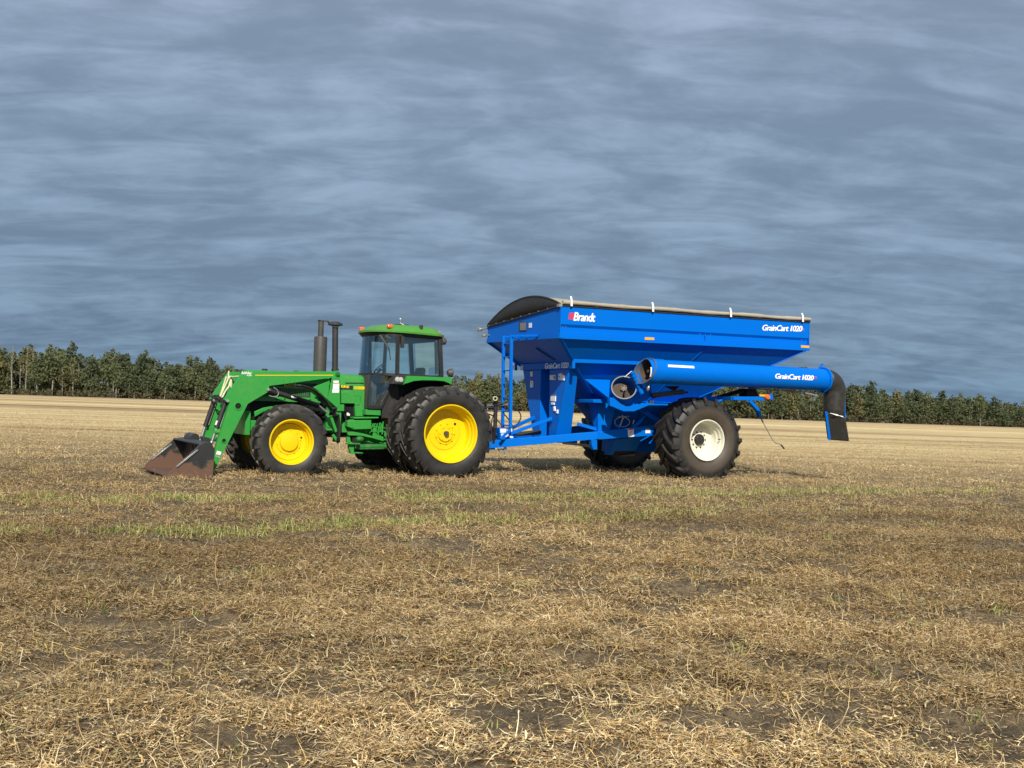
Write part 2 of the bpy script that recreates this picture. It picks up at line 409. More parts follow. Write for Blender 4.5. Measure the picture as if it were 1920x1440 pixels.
# front wheels
fw = empty('wheel', trac, (AXF, -1.0, ZF), label='small front wheel with domed yellow hub')
part('tyre', tyre_mb(.718, .412, .40, 19, .046, .056, .36, -1), 'tyre_dusty', fw)
part('rim', rim_mb(.400, .38, .22), 'yellow', fw, smooth=28)
hb = MB(); y0 = -.19+.21
hb.lathe([(.001, y0-.07), (.10, y0-.068), (.165, y0-.055), (.18, y0-.03), (.182, y0+.04)], 40); bolts(hb, .225, 10, y0+.02, y0-.018, .013, .2)
part('hub', hb, 'yellow', fw)
vv = MB(); vv.tube([(.245, y0+.03, .085), (.245, y0-.006, .085)], .015, 12); part('valve', vv, 'black', fw)
place(fw, 1.0, math.pi, .5, 'far front wheel seen behind the loader arm')

# axles, frame, engine
fa = MB(); fa.tube([(AXF, -.82, ZF), (AXF, .82, ZF)], .095, 14); fa.ball((AXF, .12, ZF), .22, 16, (1, .9, .9)); fa.lathe([(.001, -.84), (.17, -.84), (.18, -.80), (.18, -.70), (.12, -.66), (.001, -.66)], 24, c=(AXF, 0, ZF)); fa.lathe([(.001, .84), (.17, .84), (.18, .80), (.18, .70), (.12, .66), (.001, .66)], 24, c=(AXF, 0, ZF))
fa.box(AXF-.16, AXF+.16, -.42, .42, ZF+.10, ZF+.26); fa.bar((AXF+.25, -.70, ZF+.02), (AXF+.25, .70, ZF+.02), .07, .06)
part('front_axle', fa, 'green', trac, bevel=.012)
ra = MB(); ra.tube([(0, -1.42, ZR), (0, 1.42, ZR)], .05, 14); ra.tube([(0, -.62, ZR), (0, .62, ZR)], [.15, .15], 18); ra.box(-.45, .55, -.33, .33, .50, 1.25); ra.box(.55, .95, -.28, .28, .55, 1.10)
ra.tube([(0.02, -.62, ZR), (.02, -.45, ZR), (.02, -.3, ZR)], [.15, .19, .30], 18); ra.tube([(0.02, .62, ZR), (.02, .45, ZR), (.02, .3, ZR)], [.15, .19, .30], 18)
part('rear_axle', ra, 'dark_green', trac, bevel=.012)
eb = MB(); eb.box(-3.60, -3.30, -.30, .30, 1.0, 1.41); eb.box(-3.30, -1.25, -.27, .27, .72, 1.42); eb.box(-3.2, -2.3, -.33, -.27, 1.05, 1.30); eb.box(-2.2, -1.7, -.34, -.27, .8, 1.1)
for i in range(6): eb.tube([(-3.1+.17*i, -.30, 1.36), (-3.1+.17*i, -.33, 1.45), (-3.1+.17*i, -.25, 1.5)], .022, 8)
eb.tube([(-1.95, -.33, 1.15), (-1.95, -.33, .88)], .055, 14); eb.tube([(-1.80, -.34, 1.02), (-1.80, -.34, 1.32)], .075, 16); eb.tube([(-2.6, -.36, 1.18), (-2.2, -.36, 1.22), (-1.8, -.30, 1.3)], .022, 8); eb.tube([(-1.75, -.42, 1.36), (-1.55, -.40, 1.12), (-1.5, -.4, .95)], .016, 8); eb.tube([(-1.8, -.36, 1.2), (-1.65, -.44, 1.05), (-1.62, -.42, .92)], .014, 8)
part('engine', eb, 'plate_dark', trac, bevel=.01)
fr_ = MB(); fr_.box(-3.62, -1.2, -.36, -.28, .82, 1.02); fr_.box(-3.62, -1.2, .28, .36, .82, 1.02); fr_.box(-3.70, -3.60, -.40, .40, .74, 1.20)
fr_.box(-1.30, .2, -.24, .24, .55, 1.0)
fr_.prism([(-3.536,1.188),(-3.368,1.268),(-3.083,1.329),(-3.093,1.293),(-3.353,1.192),(-3.521,1.089)], -.40, -.365)
part('chassis', fr_, 'green', trac, bevel=.008)
lf = MB()   # loader sub-frame, step plates and lower rails seen below the cab
lf.prism([(-1.685,0.841),(-1.576,0.846),(-1.372,0.817),(-1.134,0.761),(-1.139,0.902),(-1.085,0.941),(-1.080,0.807),(-0.910,0.750),(-0.907,0.660),(-1.132,0.717),(-1.386,0.765),(-1.666,0.768)], -.50, -.42)
lf.prism([(-1.696,0.739),(-1.634,0.740),(-1.615,0.652),(-1.544,0.609),(-1.537,0.439),(-1.607,0.424),(-1.658,0.548),(-1.637,0.622),(-1.692,0.629)], -.52, -.44)
lf.box(-1.70, -1.44, -.60, -.42, .598, .618); lf.box(-1.62, -1.385, -.62, -.42, .418, .438)
lf.prism([(-2.160,1.050),(-1.963,1.069),(-1.967,1.171),(-2.043,1.170),(-2.046,1.257),(-1.970,1.259),(-1.885,1.042),(-1.876,0.793),(-2.045,0.819),(-2.155,0.919)], -.50, -.44)
lf.box(-2.16, -2.02, -.58, -.50, .86, 1.30)
part('side_frame', lf, 'green', trac, bevel=.006)
tk = MB(); tk.prism([(-1.402,0.563),(-0.919,0.556),(-0.901,0.501),(-1.423,0.489)], -.55, -.2); tk.tube([(-1.42, -.50, .545), (-.85, -.50, .56)], .055, 14)
tk.ball((-1.42, -.5, .70), .075, 12, (1.2, 1, .8))
part('belly_tank', tk, 'dark_green', trac, bevel=.015)
lk = MB()
for i in range(9):
    x_ = -1.28+.042*i; lk.tube([(x_, -.47, .84+.02*math.sin(i*2.1)), (x_+.02*math.cos(i), -.49, .95+.03*math.sin(i*1.7)), (x_+.03, -.46, 1.02)], .012, 7)
lk.bar((-1.20, -.5, .86), (-.86, -.5, .86), .03, .02); lk.bar((-1.22, -.48, .97), (-.88, -.5, .93), .025, .02); lk.bar((-1.05, -.5, .82), (-1.0, -.5, 1.04), .03, .02); lk.bar((-.95, -.52, .80), (-.93, -.5, 1.06), .02, .03)
part('control_linkage', lk, 'green', trac)
bb = MB(); bb.prism([(-1.595,1.083),(-1.209,1.091),(-1.202,0.903),(-1.585,0.889)], -.56, -.30); bb.prism([(-1.70, 1.06), (-1.575, 1.09), (-1.575, .90), (-1.70, .94)], -.54, -.32)
part('battery_box', bb, 'green', trac, bevel=.012)
sp = MB(); sp.prism([(-1.587,1.138),(-1.069,1.153),(-1.076,1.123),(-1.593,1.105)], -.60, -.26); sp.prism([(-1.332,1.295),(-1.011,1.300),(-1.006,1.181),(-1.328,1.188)], -.54, -.2)
part('cab_step', sp, 'green', trac, bevel=.006)
dr = MB(); dr.box(.2, 1.30, -.06, .06, .42, .48); dr.box(1.22, 1.34, -.09, .09, .40, .56); dr.bar((.6, -.38, .55), (1.25, -.42, .62), .05, .07); dr.bar((.6, .38, .55), (1.25, .42, .62), .05, .07); dr.bar((.75, 0, 1.0), (1.3, 0, .95), .06, .06); dr.box(.95, 1.06, -.25, .25, .85, 1.25)
part('hitch', dr, 'black', trac, bevel=.008)

# hood
hd = MB(); hw = .34
sec = [(-hw, 1.40), (-hw, 1.86), (-hw+.03, 1.945), (-hw+.10, 1.985), (0, 1.998), (hw-.10, 1.985), (hw-.03, 1.945), (hw, 1.86), (hw, 1.40)]
rows = []
for x_, k, dz in ((-3.66, .90, -.02), (-3.60, .96, 0), (-3.53, 1, 0), (-1.42, 1, 0), (-1.33, .985, -.012), (-1.285, .94, -.06)):
    rows.append([(x_, y_*k, 1.40+(z_-1.40)*(1+dz)) for y_, z_ in sec])
hd.grid(rows); hd.add(rows[0], [list(range(9))]); hd.add(rows[-1], [list(range(9))])
part('hood', hd, 'green', trac, smooth=40)
gr = MB()     # grille screen at the nose and the slotted side screens
gr.box(-3.685, -3.65, -.29, .29, 1.34, 1.88)
for i in range(11): gr.box(-3.695, -3.685, -.28, .28, 1.37+.046*i, 1.39+.046*i)
part('grille', gr, 'black_plastic', trac)
sg = MB(); sg.box(-3.45, -2.42, -.347, -.338, 1.50, 1.66)
part('side_screen', sg, 'black_plastic', trac)
sl = MB()
for i in range(26): sl.box(-3.43+.038*i, -3.412+.038*i, -.354, -.346, 1.51, 1.65)
part('side_screen_slats', sl, 'dark_green', trac)
pn = MB()
pn.prism([(-1.546,1.683),(-1.281,1.675),(-1.274,1.156),(-1.473,1.151),(-1.493,1.366),(-1.376,1.374),(-1.371,1.548),(-1.513,1.554)], -.352, -.26)
pn.prism([(-1.694,1.626),(-1.540,1.592),(-1.516,1.551),(-1.381,1.548),(-1.380,1.380),(-1.497,1.370),(-1.498,1.406),(-1.802,1.401),(-1.810,1.622)], -.362, -.26)
part('side_panel', pn, 'green', trac, bevel=.006)
gv = MB(); gv.prism([(-1.704,1.818),(-1.320,1.829),(-1.319,1.811),(-1.703,1.796)], -.3445, -.30); part('hood_groove', gv, 'plate_dark', trac)
st = MB(); st.prism([(-2.002,1.755),(-1.543,1.761),(-1.540,1.676),(-1.999,1.675)] , -.3435, -.33); st.prism([(-3.50, 1.690), (-2.30, 1.700), (-2.30, 1.775), (-3.50, 1.760)], -.3435, -.33)
part('name_band', st, 'black', trac)
ys = MB()
e = [(-1.528,1.740),(-1.278,1.744),(-1.270,1.675),(-1.526,1.687)]
for i in range(9):
    a_ = e[0][0]+(e[1][0]-e[0][0])*(i+.15*(1-i/8))/9; b_ = e[0][0]+(e[1][0]-e[0][0])*(i+.62+.36*i/8)/9
    ys.box(a_, b_, -.3465, -.3425, 1.690, 1.752)
ys.box(-2.95, -2.72, -.3465, -.3425, 1.70, 1.765)
part('name_stripes', ys, 'lettering_yellow', trac)
lettering('JOHN DEERE', lambda s, t_, d: (-2.24+.615*s, -.3435-d, 1.698+.060*t_), 'lettering_yellow', trac, shear=0, offset=.01, bold=.04)
lettering('4755', lambda s, t_, d: (-2.93+.19*s, -.3465-d, 1.708+.05*t_), 'black', trac, name='model_number', shear=0, offset=.01, bold=.04)

# exhaust and intake
ex = MB(); c0 = (-2.135, 0)
ex.lathe([(.001, 1.9), (.128, 1.9), (.130, 2.02), (.130, 2.70), (.122, 2.722), (.058, 2.725)], 32, 'z', (*c0, 0)); part('muffler', ex, 'pipe_grey', trac)
ex = MB(); ex.pipe((-2.14, 0, 2.70), (-2.14, 0, 3.04), .056, .050, 24)
ex.hexa([(-2.20, -.06, 3.042), (-2.0, -.05, 3.035), (-2.0, .05, 3.035), (-2.20, .06, 3.042)], [(-2.20, -.06, 3.056), (-2.0, -.05, 3.05), (-2.0, .05, 3.05), (-2.20, .06, 3.056)])
ex.hexa([(-2.01, -.045, 3.035), (-1.93, -.04, 2.985), (-1.93, .04, 2.985), (-2.01, .045, 3.035)], [(-2.01, -.045, 3.05), (-1.93, -.04, 3.0), (-1.93, .04, 3.0), (-2.01, .045, 3.05)])
part('exhaust_pipe', ex, 'pipe_grey', trac)
it = MB(); c0 = (-1.835, 0)
it.tube([(-1.81, 0, 1.95), (-1.84, 0, 2.96)], .060, 24); it.lathe([(.062, 2.05), (.075, 2.06), (.075, 2.09), (.062, 2.10)], 24, 'z', (-1.812, 0, 0))
part('intake_pipe', it, 'black_plastic', trac)
it = MB(); it.lathe([(.064, 2.925), (.066, 2.955)], 24, 'z', (-1.84, 0, 0)); part('clamp_band', it, 'steel', trac)
it = MB(); it.lathe([(.06, 2.95), (.09, 2.958), (.150, 2.972), (.152, 2.985), (.135, 3.015), (.09, 3.038), (.02, 3.046), (.001, 3.046)], 32, 'z', (-1.838, 0, 0)); part('intake_cap', it, 'black_plastic', trac)
kn = MB(); kn.tube([(-3.28, -.1, 1.97), (-3.28, -.1, 2.025)], [.05, .055], 14); kn.tube([(-2.65, -.1, 1.98), (-2.65, -.1, 2.015)], [.04, .045], 14); part('filler_cap', kn, 'black_plastic', trac)

# ---- cab
cab = empty('cab', trac)
plan = [(-.80, -.755), (-.90, -.72), (-1.0, -.64), (-1.085, -.53), (-1.155, -.38), (-1.205, -.2), (-1.222, 0)]
plan = plan+[(x_, -y_) for x_, y_ in reversed(plan[:-1])]
zb_, zt_ = 2.030, 2.80
def lvl(z_): k = (z_-zb_)/(zt_-zb_); return [(x_+.045*k*(1 if x_ < -.5 else 0), y_*(1+.02*k)) for x_, y_ in plan]
ws = MB(); ws.grid([[(x_, y_, z_) for x_, y_ in lvl(z_)] for z_ in (zb_, 2.3, 2.55, zt_)])
part('windscreen', ws, 'glass', cab, smooth=60)
sw = MB()
for s_ in (-1, 1): sw.add([(-.735, s_*.768, 2.035), (.165, s_*.768, 2.022), (.105, s_*.783, 2.775), (-.755, s_*.783, 2.80)], [(0, 1, 2, 3)])
part('side_window', sw, 'glass', cab)
rwn = MB(); rwn.add([(.225, -.66, 2.03), (.225, .66, 2.03), (.165, .66, 2.76), (.165, -.66, 2.76)], [(0, 1, 2, 3)]); part('rear_window', rwn, 'glass', cab)
pl = MB()
for s_ in (-1, 1):
    pl.hexa([(-.81, s_*.73, 2.0), (-.735, s_*.73, 2.0), (-.735, s_*.79, 2.0), (-.81, s_*.79, 2.0)], [(-.83, s_*.75, 2.81), (-.758, s_*.75, 2.81), (-.758, s_*.80, 2.81), (-.83, s_*.80, 2.81)])
    pl.hexa([(.165, s_*.70, 2.0), (.245, s_*.70, 2.0), (.245, s_*.785, 2.0), (.165, s_*.785, 2.0)], [(.10, s_*.71, 2.78), (.175, s_*.71, 2.78), (.175, s_*.80, 2.78), (.10, s_*.80, 2.78)])
    pl.hexa([(-.74, s_*.755, 2.0), (.17, s_*.755, 1.99), (.17, s_*.79, 1.99), (-.74, s_*.79, 2.0)], [(-.74, s_*.755, 2.035), (.17, s_*.755, 2.022), (.17, s_*.79, 2.022), (-.74, s_*.79, 2.035)])
    pl.hexa([(-.76, s_*.75, 2.775), (.11, s_*.75, 2.755), (.11, s_*.80, 2.755), (-.76, s_*.80, 2.775)], [(-.76, s_*.75, 2.82), (.11, s_*.75, 2.79), (.11, s_*.80, 2.79), (-.76, s_*.80, 2.82)])
pl.box(.17, .24, -.70, .70, 1.95, 2.035); pl.box(.10, .19, -.71, .71, 2.75, 2.80)
pl.tube([(-1.19, .02, 2.03), (-1.145, .02, 2.80)], .018, 8)
part('cab_pillars', pl, 'black', cab, bevel=.006)
sil = MB()
lo_ = lvl(zb_); 
def ringstrip(a, b, z0, z1, grow):
    n = len(a)
    rows = [[(x_-grow*.5, y_*(1+grow), z0) for x_, y_ in a], [(x_-grow*.5, y_*(1+grow), z1) for x_, y_ in b], [(x_+.05, y_*.93, z1) for x_, y_ in b], [(x_+.05, y_*.93, z0) for x_, y_ in a]]
    return rows
rws = ringstrip(lo_, lo_, 1.985, 2.033, .02); sil.grid(rws+[rws[0]])
hi_ = lvl(zt_); rws = ringstrip(hi_, hi_, 2.785, 2.83, .015); sil.grid(rws+[rws[0]])
part('window_frame', sil, 'black', cab, smooth=50)
tr_ = MB(); tr_.hexa([(-.83, -.782, 1.982), (-.80, -.782, 1.982), (-.80, -.74, 1.982), (-.83, -.74, 1.982)], [(-.83, -.782, 2.03), (-.80, -.782, 2.03), (-.80, -.74, 2.03), (-.83, -.74, 2.03)])
# lower cab body: floor box, cowl and the door's lower pane
lc = MB(); lc.prism([(-1.27, 1.99), (-.72, 1.99), (-1.0, 1.36), (-1.03, 1.31), (-1.30, 1.31), (-1.31, 1.99)], .30, .54); lc.box(-1.30, -1.24, -.53, .30, 1.31, 1.985); lc.box(-1.25, -.2, -.50, .50, 1.30, 1.345)
lc.prism([(-.99, 1.345), (-.70, 1.99), (-.64, 1.99), (-.92, 1.345)], -.50, .50)
part('cab_floor', lc, 'interior', cab)
dg_ = MB(); dg_.add([(-1.255, -.552, 1.985), (-.745, -.552, 1.985), (-1.035, -.552, 1.39), (-1.275, -.552, 1.39)], [(0, 1, 2, 3)]); part('door_pane', dg_, 'glass', cab)
df = MB(); bs = lambda a, b, wd_: df.bar((a[0], -.545, a[1]), (b[0], -.545, b[1]), wd_, .05, (0, 1, 0))
df.prism([(-1.285, 1.99), (-1.255, 1.99), (-1.275, 1.385), (-1.305, 1.385)], -.575, -.52); df.prism([(-.745, 1.985), (-.69, 1.985), (-1.0, 1.31), (-1.305, 1.31), (-1.305, 1.39), (-1.035, 1.39)], -.575, -.52)
part('door_frame', df, 'black', cab, bevel=.004)
rs_ = MB(); rs_.prism([(-.72, 1.985), (-.60, 1.985), (-.30, 1.55), (-.55, 1.12), (-.98, 1.12), (-.98, 1.32)], -.54, -.50); rs_.prism([(-.78, 1.60), (-.60, 1.36), (-.70, 1.12), (-.98, 1.14)], -.58, -.541)
part('fender_liner', rs_, 'black_plastic', cab)
# roof
rf = MB()
def rring(z_, xa, xb, ya, rnd):
    pts = []
    for cx_, cy_, a0_ in ((xa+rnd*2.2, -ya+rnd*2.2, 180), (xb-rnd*.6, -ya+rnd*.6, 270), (xb-rnd*.6, ya-rnd*.6, 0), (xa+rnd*2.2, ya-rnd*2.2, 90)):
        rx = rnd*2.2 if a0_ in (180, 90) else rnd*.6; ry = rnd*2.2 if a0_ in (180, 90) else rnd*.6
        for k in range(7):
            a = R(a0_+90*k/6); pts.append((cx_+rx*math.cos(a), cy_+ry*math.sin(a), z_-.030*(cx_+rx*math.cos(a)+1.3)))
    return pts
rings = [rring(2.868, -1.25, .22, .88, .34), rring(2.905, -1.245, .21, .885, .34), rring(2.985, -1.12, .13, .83, .32), rring(3.035, -1.00, .05, .76, .29), rring(3.062, -.75, -.15, .50, .20)]
n_ = len(rings[0]); rf.add([p for rg in rings for p in rg], [(i*n_+k, i*n_+(k+1) % n_, (i+1)*n_+(k+1) % n_, (i+1)*n_+k) for i in range(len(rings)-1) for k in range(n_)]+[[4*n_+k for k in range(n_)]])
part('roof', rf, 'cab_green', cab, smooth=28)
ru = MB(); a_ = rring(2.805, -1.19, .19, .83, .33); b_ = rring(2.871, -1.247, .218, .878, .34)
ru.add(a_+b_, [(k, (k+1) % n_, n_+(k+1) % n_, n_+k) for k in range(n_)]+[list(range(n_-1, -1, -1))])
part('roof_rim', ru, 'plate_dark', cab, smooth=40)
# roof lights
for nm, (x_, y_, z_) in (('warning_light', (-.93, -.66, 2.98)), ('warning_light', (-1.14, .36, 2.955)), ('warning_light', (.10, -.72, 2.90))):
    lb = MB(); lb.box(x_-.05, x_+.05, y_-.05, y_+.05, z_-.038, z_+.038); part(nm, lb, 'orange_lens', cab, bevel=.015)
wl = MB(); wl.lathe([(.001, -.05), (.07, -.05), (.075, -.03), (.07, .03), (.04, .05), (.001, .05)], 18, 'x', (.215, -.79, 2.735)); wl.box(.18, .21, -.80, -.76, 2.76, 2.86); part('work_light', wl, 'pipe_grey', cab)
wl = MB(); wl.tube([(-.30, -.80, 2.95), (-.31, -.81, 3.03)], [.03, .042], 14); wl.box(-.345, -.275, -.84, -.79, 2.93, 3.035); part('roof_lamp', wl, 'black_plastic', cab, bevel=.01)
an = MB(); an.box(-.62, -.36, -.30, -.16, 3.045, 3.062); an.tube([(-.49, -.26, 3.05), (-.53, -.26, 3.12)], .012, 8); an.tube([(-.53, -.26, 3.05), (-.43, -.26, 3.01)], .010, 8); part('beacon_bracket', an, 'black', cab)
an = MB(); an.tube([(-.53, -.26, 3.12), (-.535, -.26, 3.155)], .016, 8); an.ball((-.535, -.26, 3.165), .030, 10); an.tube([(-.55, -.28, 3.09), (-.40, -.34, 2.99)], .016, 8); part('beacon_stub', an, 'galvanised', cab)
# mirror / wiper / interior
wp = MB(); wp.tube([(-1.10, -.55, 2.80), (-1.0, -.66, 2.62), (-.93, -.71, 2.46)], .008, 6); wp.tube([(-.95, -.705, 2.55), (-.915, -.73, 2.30)], .008, 6); wp.tube([(-1.085, -.58, 2.80), (-.985, -.68, 2.62), (-.93, -.715, 2.46)], .006, 6); part('wiper', wp, 'black', cab)
mr = MB(); mr.box(-.745, -.68, -.86, -.80, 2.55, 2.77); mr.tube([(-.74, -.79, 2.66), (-.71, -.83, 2.66)], .014, 8); part('side_mirror', mr, 'black_plastic', cab, bevel=.015)
hs = MB()
pts = [(-.93+.0*k, 0, 0) for k in range(1)]
cx_, cz_ = -.86, 2.14; ring_ = []
for k in range(25):
    a = 2*math.pi*k/24; ring_.append((cx_+.13*math.cos(a)*.75, -.05+.19*math.sin(a), cz_+.13*math.cos(a)*.75))
hs.tube(ring_, .012, 8, cap=False); hs.tube([(cx_, -.05, cz_), (cx_-.12, -.05, 1.9)], .03, 10)
for a in (0, 2.1, 4.2): hs.tube([(cx_, -.05, cz_), (cx_+.13*math.cos(a)*.75, -.05+.19*math.sin(a), cz_+.13*math.cos(a)*.75)], .009, 6)
part('steering_wheel', hs, 'black', cab)
se = MB(); se.hexa([(-.50, -.26, 1.60), (0, -.26, 1.60), (0, .26, 1.60), (-.50, .26, 1.60)], [(-.50, -.26, 1.78), (0, -.26, 1.76), (0, .26, 1.76), (-.50, .26, 1.78)])
se.hexa([(-.06, -.24, 1.78), (.07, -.24, 1.78), (.07, .24, 1.78), (-.06, .24, 1.78)], [(.02, -.20, 2.20), (.12, -.20, 2.20), (.12, .20, 2.20), (.02, .20, 2.20)])
part('seat', se, 'seat_cloth', cab, bevel=.05)
co = MB(); co.box(-1.16, -.98, -.22, .22, 1.345, 1.98); co.box(-.6, -.1, .42, .60, 1.5, 2.0); co.hexa([(-.62, .40, 2.02), (-.54, .40, 2.02), (-.54, .46, 2.02), (-.62, .46, 2.02)], [(-.60, .40, 2.74), (-.53, .40, 2.74), (-.53, .46, 2.74), (-.60, .46, 2.74)])
co.box(-1.0, .1, -.66, .66, 2.72, 2.80)
part('console', co, 'interior', cab, bevel=.02)
ic = MB(); ic.hexa([(.085, -.745, 2.06), (.135, -.745, 2.06), (.135, -.70, 2.06), (.085, -.70, 2.06)], [(.04, -.755, 2.72), (.09, -.755, 2.72), (.09, -.71, 2.72), (.04, -.71, 2.72)])
ic.tube([(-1.05, .42, 2.04), (-1.02, .42, 2.40)], .022, 8); ic.tube([(-.99, .22, 2.04), (-.97, .22, 2.36)], .020, 8)
part('grab_handle', ic, 'cream', cab)
# rear fender and its lamp
fd = MB()
for s_ in (-1,):
    o_ = [(-0.661,1.992),(0.317,1.993),(0.310,1.857),(0.246,1.883),(0.146,1.916),(-0.064,1.924),(-0.345,1.916),(-0.525,1.892),(-0.644,1.849),(-0.715,1.829)]
    fd.prism(o_, -1.02, -.985)
    top = [o_[9], o_[0], o_[1], o_[2]]
    for i in range(3):
        (xa, za), (xb, zb2) = top[i], top[i+1]
        fd.hexa([(xa, -.985, za), (xb, -.985, zb2), (xb, -.5, zb2+.0), (xa, -.5, za)], [(xa, -.985, za-.02), (xb-.004, -.985, zb2-.02), (xb-.004, -.5, zb2-.02), (xa, -.5, za-.02)])
part('rear_fender', fd, 'green', trac, bevel=.006)
fd2 = MB(); o2 = [(x_, z_) for x_, z_ in o_]; fd2.prism(o2, .985, 1.02); fd2.prism([(-.66, 1.99), (.30, 1.99), (.30, 1.955), (-.66, 1.955)], .5, .985); part('rear_fender', fd2, 'green', trac)
fl = MB(); fl.prism([(-.66, 1.95), (.34, 1.95), (.40, 1.30), (-.30, 1.20), (-.60, 1.45)], -.56, -.50); fl.prism([(-.60, 1.93), (.30, 1.93), (.30, 1.86), (.1, 1.90), (-.45, 1.88)], -.97, -.57)  # near-black plates added as the shadow between rear fender and tyre
part('fender_shade_plate', fl, 'plate_dark', trac, smooth=0)
hl = MB(); hl.prism([(-0.866,1.989),(-0.658,2.004),(-0.699,1.830),(-0.955,1.815)], -.95, -.55)
part('lamp_housing', hl, 'black_plastic', trac, bevel=.01)
hl = MB()
for a_, b_ in [(-0.838,1.908),(-0.766,1.905)]: hl.lathe([(.001, -.975), (.04, -.972), (.055, -.95)], 18, 'y', (a_, 0, b_))
part('fender_lamp', hl, 'lamp_glass', trac)
rl = MB(); p_ = [(0.272,2.003),(0.269,2.071)]; rl.tube([(p_[0][0], -.95, p_[0][1]-.03), (p_[0][0], -.95, p_[1][1])], .012, 8); rl.lathe([(.001, -.05), (.05, -.05), (.085, .0), (.09, .05), (.001, .055)], 18, 'x', (p_[1][0]+.03, -.95, p_[1][1]+.02))
part('rear_lamp', rl, 'pipe_grey', trac)
# front fender strip over the tyre
ff = MB(); c_ = [(-2.962,1.713),(-2.862,1.719),(-2.730,1.691),(-2.584,1.627),(-2.435,1.522),(-2.321,1.397),(-2.238,1.283),(-2.179,1.168)]+[(-2.155,1.309),(-2.113,1.183),(-2.090,1.042),(-2.079,0.900),(-2.077,0.759),(-2.086,0.652)]
c_ = sorted(c_, key=lambda p: math.atan2(p[1]-ZF, -(p[0]-AXF)), reverse=False)
ff.grid([[(x_, -1.18, z_), (x_, -1.0, z_+.006), (x_, -.80, z_)] for x_, z_ in sorted(c_, key=lambda p: -math.atan2(p[1]-ZF, p[0]-AXF))])
part('front_fender', ff, 'black', trac, solid=.022, smooth=50)
fb = MB()
for p0, p1 in (([(-2.303,1.317)], [(-2.174,1.242)]), ([(-2.207,1.120)], [(-2.100,0.852)]), ([(-2.165,0.794)], [(-2.040,0.639)])):
    fb.bar((p0[0][0], -1.0, p0[0][1]), (p1[0][0], -1.0, p1[0][1]), .05, .05)
part('fender_bracket', fb, 'green', trac)

